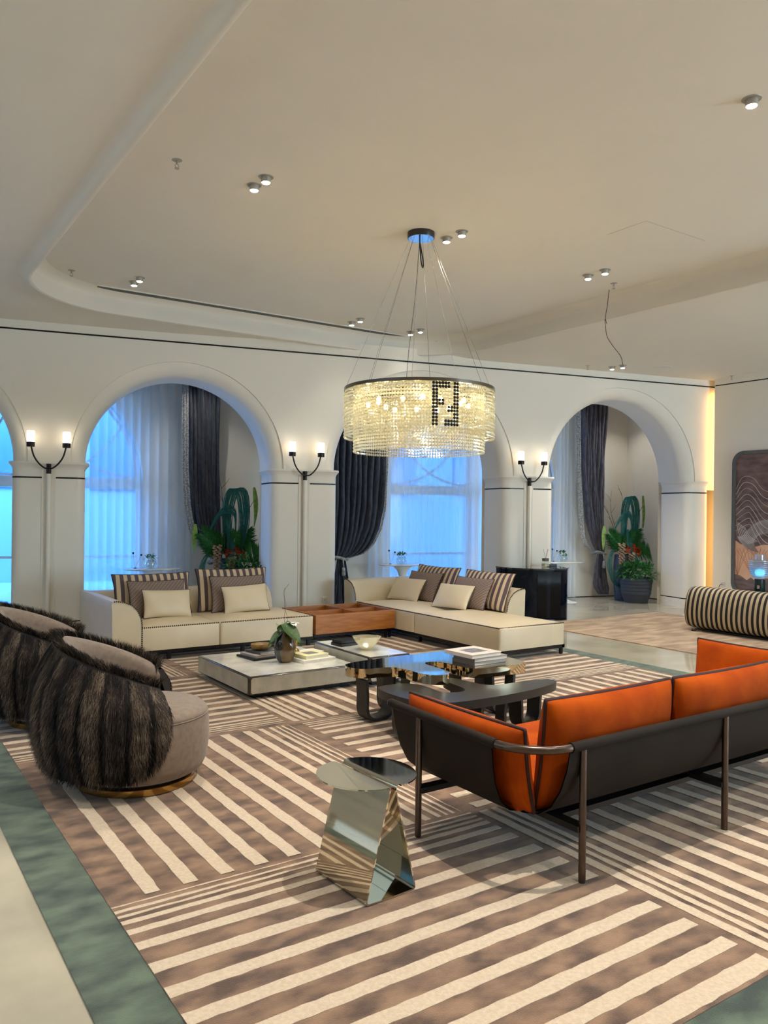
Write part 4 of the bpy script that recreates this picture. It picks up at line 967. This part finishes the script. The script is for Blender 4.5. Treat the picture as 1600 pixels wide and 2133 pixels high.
# ================================================================ PLANTERS AND ARRANGEMENTS
def planter(x, y, s, label, potr=.32):
    t = thing('potted_plant', label, 'plant', (x,y,0), 0, 'basil-like bushes in banded slate planters')
    prof = [(.235,.0),(.24,.01),(.25,.06),(.285,.14)]
    for z in (.18,.25,.32,.39,.46): prof += [(.30+.03*(z-.18)/.28-.004,z-.004),(.30+.03*(z-.18)/.28,z),(.31+.03*(z-.18)/.28,z+.03)]
    prof += [(.335,.52),(.32,.53),(.30,.50)]
    MB().lathe([(r*s,z*s) for r, z in prof], 40).build('planter', m_pot, parent=t, smooth=.5)
    leaf_ball(t, 'foliage', (0,0,.60*s), .43*s, .26*s, 620, .085, m_green, -.35)
def arrangement(x, y, rz, s, label, mir=1):
    """tall slate vase with looped teal grasses, ferns, blooms and cones; local x along the wall, y towards the window"""
    t = thing('flower_arrangement', label, 'plant', (x,y,0), rz, 'tall floral arrangements with looped teal grass')
    MB().lathe([(.13,.0),(.15,.01),(.17,.30),(.175,.62),(.16,.86),(.15,.87),(.14,.80)], 28).build('vase', m_pot, parent=t, smooth=.9)
    def loopband(name, pts, wvec, wd, n, mt, r=.0032, merge=0):
        q = MB(); P0 = [Vector(p) for p in pts]
        for k in range(n):
            f = (k/(n-1)-.5); P = []
            for i, p in enumerate(P0):
                e = i/(len(P0)-1); sp = wd*math.sin(PI*min(1,max(0,e*.9+.08)))*(1-.7*e if merge else 1)
                P.append(p+Vector(wvec)*f*sp*2+Vector((random.gauss(0,.004),random.gauss(0,.004),random.gauss(0,.004))))
            q.tube(spline(P, 5), r, 4, cap=False)
        return q.build(name, mt, parent=t, smooth=3.2)
    m_ = mir
    loopband('grass_loop', [(.0,0,.86),(-.02*m_,-.04,1.3),(.0,-.05,1.75),(.10*m_,-.05,1.98),(.22*m_,-.05,1.85),(.24*m_,-.06,1.4),(.12*m_,-.08,.95),(.02*m_,-.05,.86)], (1,0,.1), .10, 34, m_teal, .005)
    loopband('grass_loop', [(.0,-.05,.88),(-.15*m_,-.10,1.15),(-.30*m_,-.12,1.30),(-.12*m_,-.14,1.62),(.08*m_,-.12,1.60),(.10*m_,-.1,1.2)], (.3,0,.9), .09, 22, m_teal, .004)
    loopband('grass_loop', [(.0,-.12,1.35),(.02*m_,-.18,1.05),(.16*m_,-.22,.72),(.36*m_,-.22,.58)], (.8,0,.5), .075, 24, m_teal, .005)
    loopband('grass_loop', [(-.10*m_,-.05,.95),(-.30*m_,-.12,.98),(-.42*m_,-.15,.72),(-.32*m_,-.15,.38),(-.08*m_,-.18,.22),(.05*m_,-.2,.28)], (.9,0,.3), .05, 14, m_teal, .004)
    def plume(name, p, d, L, wd, n, mt):
        q = MB(); p = Vector(p); d = Vector(d).normalized(); s_ = d.cross(Vector((0,1,0))).normalized()
        for k in range(n):
            f = k/n; b_ = p+d*L*f*.75; a = random.choice((-1,1)); dd = d*.8+s_*a*(.5+.3*random.random())+Vector((0,random.gauss(0,.35),random.gauss(0,.15)))
            leafgeo(q, b_, dd, (0,1,0), wd*(1.1-f*.6)*(.8+.4*random.random()), .0045, 0, .3)
        return q.build(name, mt, parent=t)
    plume('fern_plume', (-.05*m_,-.1,.95), (-.85*m_,-.1,.75), .62, .30, 520, m_fern)
    plume('fern_plume', (.05*m_,-.1,.98), (.15*m_,-.2,1), .42, .20, 320, m_fern)
    plume('fern_plume', (.18*m_,0,1.0), (.35*m_,0,.9), .45, .26, 420, m_fern)
    q = MB()
    for k in range(110):
        a = random.random(); px = (.22+.34*a)*m_; pz = 1.12+.05*math.sin(3*a)-.12*a*a; leafgeo(q, (px, -.05+random.gauss(0,.07), pz+random.gauss(0,.03)), (.15*m_, random.gauss(0,.1), -1), (0,1,0), .22+.16*random.random(), .009, 0, .1)
    q.build('drooping_palm', m_fern, parent=t)
    for px, pz, r_ in ((-.02,.98,.062),(.10,1.0,.068),(.20,.93,.070)):
        q = MB()
        for k in range(90):
            v = Vector((random.gauss(0,1),random.gauss(0,1),random.gauss(0,1))).normalized(); leafgeo(q, Vector((px*m_,-.16,pz))+v*r_*.5, v+Vector((0,0,.1)), (0,0,1) if abs(v.z)<.9 else (1,0,0), r_*.8, r_*.3)
        q.build('orange_bloom', m_obloom, parent=t)
    for px, z0, z1 in ((-.20,1.10,.66),(.03,.92,.60)):
        q = MB()
        for k in range(46):
            f = k/46; z = z0+(z1-z0)*f; rr = .055*(1-.6*f); a = k*2.4
            c = Vector((px*m_+rr*.6*math.cos(a), -.22+rr*.6*math.sin(a), z)); dd = Vector((math.cos(a),math.sin(a),-.5)).normalized()
            rows = []
            for i in range(5):
                th = PI/2*i/4; rows.append([tuple(c+dd*(.022*(1-math.cos(th)))+ (Vector((math.cos(b2),math.sin(b2),.6*math.sin(b2)))*.026*math.sin(th))) for b2 in np.linspace(0,2*PI,8,endpoint=False)])
            q.grid(rows, 0, True)
        q.build('hanging_cone', m_cone, parent=t, smooth=3.2)
    q = MB()
    for bx, bz, dx in ((-.10,1.0,-.22),(-.04,1.1,-.12),(-.12,1.0,-.40)):
        P = [Vector((bx*m_,-.05,bz))]
        for k in range(5): P.append(P[-1]+Vector((dx*.25*m_+random.gauss(0,.02), random.gauss(0,.02), .22)))
        q.tube(P, [.006,.005,.0045,.004,.003,.002], 5)
        for k in (2,3,4):
            e = P[k]+Vector((random.choice((-1,1))*.12, random.gauss(0,.03), .16)); q.tube([P[k], (P[k]+e)/2+Vector((.02,0,.01)), e], [.0035,.003,.0015], 4)
    q.build('dry_branch', m_twig, parent=t)
    q = MB(); q.tube([(.22*m_,-.05,1.5),(.40*m_,-.05,1.80)], .004, 5); q.build('leaf_stem', m_twig, parent=t)
    q = MB(); rows = []
    for i in range(14):
        f = i/13; wd = .055*math.sin(PI*min(1,f*.9+.1))**.8*(1-f*.5)+.004; z = 2.0-.62*f; xx = (.40+.035*math.sin(f*3))*m_
        rows.append([(xx-wd, -.05-.02*math.cos(f*2), z),(xx,-.09,z+.01),(xx+wd*.7,-.05,z)])
    q.grid(rows); q.build('broad_leaf', m_lime, parent=t, smooth=3.2)
    q = MB(); rows = []
    for i in range(12):
        f = i/11; wd = .045*math.sin(PI*min(1,f*.9+.1))*(1-f*.4)+.003; rows.append([((-.52-.02*f)*m_-wd,-.1,1.42-.45*f),((-.52-.02*f)*m_+wd,-.12,1.42-.45*f)])
    q.grid(rows); q.tube([(-.2*m_,-.1,1.2),(-.50*m_,-.1,1.36)], .003, 4); q.build('broad_leaf', m_lime, parent=t, smooth=3.2)
arrangement(4.98, 11.72, -WA, 1, 'tall arrangement of teal grass, orange blooms and cones behind the left sofa')
planter(5.14, 11.22, 1.14, 'round green leafy bush just showing above the striped cushions of the left sofa')
arrangement(12.36, 10.02, -WA, 1, 'tall arrangement of teal grass loops, cones and orange blooms inside the right arch')
planter(12.22, 9.60, .88, 'dark slate banded planter full of green leaves on the marble floor inside the right arch')

# ================================================================ NAVY CABINET (wall frame)
cab = thing('cabinet', 'dark navy glossy curved cabinet standing in front of the pier behind the chaise sofa', 'cabinet', W0, -WA)
CP = [(-3.80,-.05),(-3.80,-.22),(-3.74,-.42),(-3.60,-.60),(-3.46,-.67),(-3.25,-.71),(-3.03,-.73),(-2.93,-.71),(-2.86,-.63),(-2.83,-.5),(-2.82,-.3),(-2.82,-.05)]
q = MB(); q.prism(CP, .0, .775); q.build('body', m_navy, parent=cab, smooth=.5)
q = MB(); q.prism([(x*1.0+(x+3.3)*.02, y*1.02) for x, y in CP], .775, .80); q.build('top', mat('dark_marble_top', (40,44,50), .06, noise=.3, nscale=6, coat=1), parent=cab, smooth=.5)
q = MB(); q.add([(-3.43,-.684,.03),(-3.05,-.736,.03),(-3.05,-.736,.745),(-3.43,-.684,.745)], [(0,1,2,3)]); q.build('door', mat('black_lacquer', (3,5,9), .08, noise=.1, spec=.2), parent=cab)
df = thing('reed_diffuser', 'small clear glass reed diffuser with brown cap on the navy cabinet', 'diffuser', WP(-3.08,-.34,.80), -WA)
MB().box(-.05,.05,-.05,.05,0,.085).build('bottle', m_clear, parent=df, bevel=.008); MB().box(-.042,.042,-.042,.042,.01,.05).build('liquid', thin('amber_liquid',(220,190,140),.5,rough=.1), parent=df)
MB().box(-.04,.04,-.04,.04,.09,.135).build('cap', mat('brown_cap', (88,70,44), .4, noise=.2), parent=df, bevel=.004)
q = MB()
for dx, dy in ((-.04,.0),(.045,.01),(.03,-.03)): q.tube([(0,0,.13),(dx,dy,.28)], .002, 4)
q.build('reeds', m_twig, parent=df)
bx_ = tag(MB().box(-.065,.065,-.045,.045,0,.038).build('small_box', m_black, bevel=.004), 'flat dark box beside the reed diffuser on the navy cabinet', 'box'); bx_.location = WP(-2.96,-.34,.80); bx_.rotation_euler = (0,0,-WA)

# ================================================================ BOOKS
def book(label, w_, d_, h_, cover, loc, rz, grp, plate=None, name='book', spinemark=None):
    t = thing(name, label, 'book', loc, rz, grp); c = .003
    q = MB(); q.box(-w_/2,w_/2,-d_/2,d_/2,0,c); q.box(-w_/2,w_/2,-d_/2,d_/2,h_-c,h_); q.box(-w_/2,-w_/2+c,-d_/2,d_/2,c,h_-c); q.build('cover', cover, parent=t)
    MB().box(-w_/2+c,w_/2-.005,-d_/2+.005,d_/2-.005,c,h_-c).build('pages', m_page, parent=t)
    if plate: MB().box(-w_*plate[0],w_*plate[0],-d_*plate[1],d_*plate[1],h_,h_+.0006).build('cover_picture', plate[2], parent=t)
    if spinemark:
        q = MB()
        for a, b_ in spinemark: q.box(-w_/2-.0006,-w_/2,a,b_,h_*.3,h_*.65)
        q.build('spine_lettering', m_black, parent=t)
    return t
mW = mat('book_white', (232,228,218), .5, noise=.03); mY = mat('book_cream', (232,224,172), .5, noise=.03); mG = mat('book_grey', (140,128,124), .55, noise=.08); mG2 = mat('book_taupe', (168,158,156), .55, noise=.06); mPic = mat('book_photo', (88,84,84), .4, rgb2=(140,136,134), nscale=30); mK = mat('book_dark', (74,72,72), .5, noise=.1)
gb = 'books on the wide marble coffee table'
Z1 = .2165
book('large white book lying under the cream book on the marble coffee table', .36, .29, .034, mW, (3.70,6.66,Z1), D(4), gb, spinemark=[(.06,.075),(.085,.13)])
book('cream yellow book with grey cover picture on top of the large white book', .27, .25, .034, mY, (3.69,6.68,Z1+.034), D(8), gb, plate=(.24,.24,mPic))
MB_ = MB(); MB_.box(-.15,.15,-.17,.17,0,.02); tr = tag(MB_.build('tray', m_black, bevel=.008), 'flat black tray under the grey books beside the amber vase', 'tray'); tr.location = (3.33,7.06,Z1); tr.rotation_euler = (0,0,D(6))
book('lilac grey book at the bottom of the small pile on the black tray', .25, .27, .022, mG2, (3.34,7.07,Z1+.02), D(8), gb)
book('dark grey book on top of the small pile on the black tray', .21, .24, .024, mK, (3.37,7.08,Z1+.042), D(12), gb)
bw = tag(MB().lathe([(.035,0),(.07,.012),(.092,.040),(.088,.062),(.080,.058),(.060,.022),(.001,.015)], 28).build('wooden_bowl', mat('burl_wood', (150,118,62), .5, rgb2=(112,84,44), nscale=25), smooth=1.2), 'small brown burl wood bowl resting on the pile of grey books', 'bowl'); bw.location = (3.36,7.07,Z1+.0665); bw.scale = (1.15,.9,1)
# third thin book behind the white one
book('thin pale book lying behind the cream one at the far edge of the marble table', .26, .20, .018, mW, (3.86,7.02,Z1), D(10), gb)
# amber vase with leaves and orchid
vs = thing('glass_vase', 'dark amber ribbed glass vase with big leaves and white orchid on the marble table', 'vase', (3.435,6.70,Z1), D(-20))
m_amber = mat('amber_glass', (120,84,16), .08, 0, rgb2=(40,34,22), nscale=2.5, coat=1.0)
m_smoke = mat('smoky_glass', (34,38,36), .08, 0, noise=.3, coat=1.0)
prof = [(.045,0),(.060,.014)]+[(.045+.048*math.sin(PI*min(1,(i/24)*.86+.12))+(.0012 if i % 2 else 0), .014+.27*i/24) for i in range(1,25)]+[(.036,.292),(.030,.284)]
rows = []; seg = 36; q = MB()
q.grid([[(r*1.12*math.cos(2*PI*j/seg), r*.85*math.sin(2*PI*j/seg), z) for j in range(seg)] for r, z in prof], 0, True)
for i in range(len(q.f)):
    if (i % seg) in range(12, 24): q.mi[i] = 1
q.build('vase_body', [m_amber, m_smoke], parent=vs, smooth=.9)
MB().sphere((0,0,0), .032, 10, sz=1.3).build('round_recess', m_black, parent=vs, smooth=3.2).location = (-.055,-.055,.16)
m_vleaf = mat('velvet_leaf', (62,92,44), .5, rgb2=(44,70,36), nscale=40)
def bigleaf(par, c, d, L, wd, roll_=0):
    q = MB(); d = Vector(d).normalized(); s = d.cross(Vector((0,-.3,1))).normalized(); n = s.cross(d); rows = []
    for i in range(11):
        f = i/10; ww = wd*(math.sin(PI*min(1,f*.82+.18))**.7)*(1-f**4)+.001; p = Vector(c)+d*L*f+Vector((0,0,-.05*f*f))
        rows.append([tuple(p-s*ww+n*.012), tuple(p-s*ww*.5), tuple(p-n*.006), tuple(p+s*ww*.5), tuple(p+s*ww+n*.012)])
    q.grid(rows); lf = q.build('leaf', m_vleaf, parent=par, smooth=3.2)
    v = MB(); v.tube([Vector(c)+d*L*f+Vector((0,0,-.05*f*f))-n*.012 for f in np.linspace(0,.97,8)], .0026, 4)
    for k in range(1,6):
        f = k/6.5; p = Vector(c)+d*L*f+Vector((0,0,-.05*f*f))-n*.006
        for sg in (-1,1): v.tube([p, p+s*sg*wd*.75+d*.03-n*.002], .0017, 3)
    v.build('leaf_veins', m_lime, parent=lf)
bigleaf(vs, (-.02,-.03,.37), (.60,-.35,-.58), .24, .085); bigleaf(vs, (-.03,0,.29), (-.75,-.25,-.45), .16, .045); bigleaf(vs, (-.03,.02,.28), (-.1,.1,.6), .12, .05)
q = MB()
for k in range(10):
    a = k*.63*2; leafgeo(q, (.055+.02*(k % 3),0,.365), (math.cos(a),math.sin(a)*.7,.25*math.sin(a*2)), (0,0,1), .05, .022)
q.build('orchid', m_white, parent=vs)
q = MB(); q.tube(spline([(0,0,.2),(-.01,0,.42),(.0,0,.55),(-.02,0,.66),(.03,0,.74)],6), .0014, 4); q.tube(spline([(0,0,.2),(.02,0,.40),(-.01,0,.52),(-.01,0,.70)],6), .0012, 4); q.build('thin_twig', m_twig, parent=vs)
gf = thing('gold_ornament', 'small shiny gold loop shaped ornament behind the amber vase', 'ornament', (3.60,6.86,Z1), D(-35))
q = MB(); q.tube([(.034*math.cos(a),0,.145+.042*math.sin(a)) for a in np.linspace(0,2*PI,24,endpoint=False)], .013, 8, closed=True); q.build('loop', m_brass, parent=gf, smooth=3.2)
q = MB(); q.sphere((-.028,0,.05), .040, 10, sz=1.2); q.sphere((.030,0,.05), .038, 10, sz=1.2); q.build('base', m_brass, parent=gf, smooth=3.2)
# items on the taller marble table
Z2 = .2915
bb = thing('lidded_box', 'black lacquer lidded box on the taller marble table left of the crystal bowl', 'box', (4.20,6.86,Z2), D(6))
MB().box(-.12,.12,-.09,.09,0,.030).build('base', m_black, parent=bb, bevel=.006); MB().box(-.112,.112,-.082,.082,.031,.058).build('lid', m_black, parent=bb, bevel=.004)
cbw = tag(None or MB().lathe([(.045,0),(.050,.006),(.046,.014),(.075,.05),(.11,.10),(.128,.135),(.120,.135),(.10,.098),(.06,.05),(.02,.022),(.001,.02)], 9).build('crystal_bowl', thin('pale_gold_crystal', (246,236,190), .45, rough=.12, kind='crystal', trans=.5), smooth=.2), 'faceted pale yellow crystal bowl on the taller marble coffee table', 'bowl'); cbw.location = (4.22,6.50,Z2)
cbw.scale = (1.15,.85,1); cbw.rotation_euler = (0,0,D(-30))
# books on the gold table
gb2 = 'grey books stacked on the gold table'
book('grey book at the bottom of the stack on the gold table', .35, .27, .030, mG, (4.33,4.96,.4205), D(2), gb2)
book('grey brown book in the middle of the stack on the gold table', .35, .27, .032, mG, (4.335,4.95,.4505), D(-1), gb2)
book('pale book with framed cover picture, topmost on the gold table', .33, .33, .030, mat('book_blush', (214,200,190), .5, noise=.03), (4.28,4.98,.4825), D(3), gb2, plate=(.27,.24,mPic))

# ================================================================ STRIPED SOFA, ROUND TABLE, LAMP, PAINTING
ss = thing('sofa', 'black and cream striped low curved sofa at the right edge, behind the orange sofa', 'sofa')
m_bs = stripes('black_cream_velvet', (196,176,144), (16,12,14), .075, .5, 1, rough=.7)
prof = smoothpoly([(9.98,.03),(9.90,.20),(9.92,.42),(9.99,.585),(10.10,.63),(10.24,.62),(10.34,.52),(10.36,.40),(10.40,.03)], 2)
q = MB(); rows = []
ys = [6.95,6.945,6.93,6.90]+list(np.linspace(6.85,3.95,24))+[3.90,3.88]; cxm, czm = 10.14, .32
for i, y in enumerate(ys):
    sfc = {0:.86,1:.93,2:.97,3:.99}.get(i, 1.0); sfc = min(sfc, .97 if y < 3.9 else 1)
    rows.append([(cxm+(p-cxm)*sfc, y, czm+(z-czm)*sfc) for p, z in prof])
q.grid(rows, 0, True); q.f.append(tuple(range(len(prof)))); q.mi.append(0); q.build('backrest', m_bs, parent=ss, smooth=.9)
softbox(10.38, 11.15, 3.95, 6.88, .05, .40, .03, .06).build('seat', m_bs, parent=ss, smooth=1.0)
q = MB(); q.tube([(9.885,6.80,.03),(9.90,6.75,.025)], .02, 6); q.box(9.98,11.0,4.2,6.7,.012,.04); q.build('foot', m_black, parent=ss)
q = MB(); q.tube([(cxm+(p-cxm)*.95, 6.94, czm+(z-czm)*.95) for p, z in prof], .006, 6, closed=True); q.build('piping', m_black, parent=ss, smooth=3.2)
rt = thing('round_table', 'white round table top just visible above the striped sofa', 'table', (11.75,6.15,0))
MB().lathe([(.53,.44),(.55,.45),(.55,.475),(.54,.48)], 48).build('top', m_white, parent=rt, smooth=.7); MB().lathe([(.25,.0),(.25,.015),(.05,.03),(.05,.44)], 24).build('pedestal', m_white, parent=rt, smooth=.7)
dt = thing('side_table', 'small dark glossy box table under the glass lamp by the right wall', 'table', (12.05,7.16,0))
MB().box(-.30,.30,-.28,.28,.36,.44).build('top', m_navy, parent=dt, bevel=.006); MB().box(-.24,.24,-.22,.22,0,.36).build('base', m_navy, parent=dt)
lp = thing('table_lamp', 'ribbed clear glass table lamp glowing blue on a dark green cylinder base', 'lamp', (12.05,7.08,.44))
q = MB(); q.lathe([(.075,0),(.080,.01),(.080,.19),(.07,.20)], 32); q.build('base', mat('dark_green_glaze', (30,50,52), .2, noise=.2), parent=lp, smooth=.6)
m_lglass = thin('ribbed_glass', (235,240,255), .18, rough=.1, kind='crystal', trans=.7)
q = MB()
for k in range(9):
    z = .22+.032*k; R_ = .165*math.sqrt(max(.1, 1-((z-.40)/.24)**2)) if z < .38 else .165
    q.lathe([(R_-.012, z),(R_, z+.004),(R_, z+.022),(R_-.012, z+.026)], 32)
q.build('glass_shade', m_lglass, parent=lp, smooth=.5)
q = MB(); q.lathe([(.075,.50),(.08,.505),(.08,.585),(.075,.59)], 28); q.build('glass_collar', m_lglass, parent=lp, smooth=.5)
MB().sphere((0,0,.30), .075, 10, sz=.8).build('glowing_core', mat('blue_glow', (90,200,255), .5, emit=2.2), parent=lp, smooth=3.2)
q = MB(); q.box(-.083,-.0805,-.045,-.005,.05,.10); q.build('label_plate', m_cream, parent=lp)
q = MB()
for a in ((-.040,-.010,.090,.094),(-.018,-.012,.058,.094),(-.034,-.018,.074,.079),(-.040,-.034,.056,.070)): q.box(-.0838,-.083,a[0],a[1],a[2],a[3])
q.build('logo', m_black, parent=lp)
# painting (on the right wall, faces -x)
pt = thing('painting', 'tall rounded framed painting of grey waves over peach petals on the right wall', 'picture', (XR-.002,0,0))
PY1, PY0, PZ0, PZ1 = 7.95, 5.4, .30, 2.74
def yz(poly, x0, x1, m, mi=0):
    n = len(poly); m.add([(x0,y,z) for y,z in poly]+[(x1,y,z) for y,z in poly], [tuple(range(n)), tuple(range(2*n-1,n-1,-1))]+[(i,(i+1)%n,n+(i+1)%n,n+i) for i in range(n)], mi)
fr_o = rrect(PY0, PY1, PZ0, PZ1, .20, 10); fr_i = rrect(PY0+.05, PY1-.05, PZ0+.05, PZ1-.05, .16, 10)
q = MB(); q.grid([[(x,y,z) for y,z in P] for x, P in ((-.001,fr_o),(-.045,fr_o),(-.045,fr_i),(-.015,fr_i))], 0, True); q.build('frame', mat('grey_lacquer_frame', (92,92,88), .3, noise=.1), parent=pt, smooth=.6)
q = MB(); q.grid([[(x,y,z) for y,z in P] for x, P in ((-.02,rrect(PY0-.006,PY1+.006,PZ0-.006,PZ1+.006,.206,10)),(-.046,rrect(PY0-.006,PY1+.006,PZ0-.006,PZ1+.006,.206,10)),(-.046,fr_o))], 0, True); q.build('frame_edge', m_black, parent=pt, smooth=.6)
m_can = mat('canvas_brown', (128,104,98), .7, rgb2=(96,76,72), nscale=2.5, stretch=(1,1.5,5))
q = MB(); yz(rrect(PY0+.045, PY1-.045, PZ0+.045, PZ1-.045, .165, 10), -.012, -.016, q); q.build('canvas', m_can, parent=pt)
m_peach = mat('canvas_peach', (214,160,126), .7, rgb2=(226,184,152), nscale=3); m_gwave = mat('canvas_grey', (176,166,160), .7, rgb2=(128,116,112), nscale=4); m_line = mat('canvas_line', (206,196,190), .7, noise=.05); m_rust = mat('canvas_rust', (150,78,50), .7, noise=.1)
L0 = PY1-.047
q = MB(); yz([(L0,1.22),(L0-.1,1.16),(L0-.3,1.10),(L0-.5,1.16),(5.6,1.2),(5.6,.62),(L0-.55,.60),(L0-.4,.52),(L0-.3,.60),(L0-.22,.55),(L0-.1,.62),(L0,.64)], -.0165,-.0172,q); q.build('painted_petals', m_peach, parent=pt)
q = MB(); yz(smoothpoly([(L0-.02,1.30),(L0-.14,1.13),(L0-.32,1.04),(L0-.46,1.02),(L0-.36,1.10),(L0-.34,1.22),(L0-.42,1.32),(L0-.6,1.36),(5.7,1.4),(5.7,1.62),(L0-.55,1.60),(L0-.35,1.52),(L0-.2,1.38),(L0-.12,1.28)],2), -.0175,-.0182,q); q.build('painted_wave', m_gwave, parent=pt)
q = MB()
for k in range(9):
    o_ = .05*k; q.tube(spline([(-.019,L0-.01,2.10-.09*k),(-.019,L0-.13-o_*.3,2.30-.10*k),(-.019,L0-.32,2.28-.11*k),(-.019,L0-.50,2.08-.12*k),(-.019,L0-.75,2.02-.13*k)],6), .0028+.0012*(k%2), 4)
for k in range(6): q.tube(spline([(-.019,L0-.02-.03*k,1.55-.02*k),(-.019,L0-.09-.035*k,1.30),(-.019,L0-.25-.03*k,1.16+.01*k)],6), .004, 4)
q.build('painted_lines', m_line, parent=pt)
q = MB()
for cyy, czz in ((L0-.05,.62),(L0-.30,.66),(L0-.45,.8)):
    for k in range(7): a = D(60+14*k); q.tube(spline([(-.019,cyy,czz),(-.019,min(L0-.005,cyy-.16*math.cos(a)),czz+.2),(-.019,min(L0-.005,cyy-.34*math.cos(a)),min(1.1,czz+.42))],5), .0022, 4)
q.build('painted_petal_veins', m_rust, parent=pt)
# sockets
def socket(loc, rz, label):
    t = thing('wall_socket', label, 'socket', loc, rz, 'white wall sockets'); MB().box(-.043,.043,-.008,0,-.043,.043).build('plate', m_outlet, parent=t, bevel=.003)
    q = MB(); q.box(-.012,-.008,-.0085,-.008,-.01,.01); q.box(.008,.012,-.0085,-.008,-.01,.01); q.build('slots', m_dark, parent=t); return t
socket((XR,8.13,.44), PI/2*-1, 'white wall socket with a black plug beside the painting frame')
socket(WP(-6.62,-.031,.345), -WA, 'blank white wall socket low on the pier behind the wooden tray')
pl_ = tag(MB().tube(spline([(0,0,0),(-.03,.01,-.01),(-.05,.03,-.06),(-.04,.05,-.2),(-.05,.04,-.43)],6), .005, 6).build('power_cord', m_black, smooth=3.2), 'black power cord hanging from the socket by the painting', 'cord'); pl_.location = (XR-.012,8.14,.447)
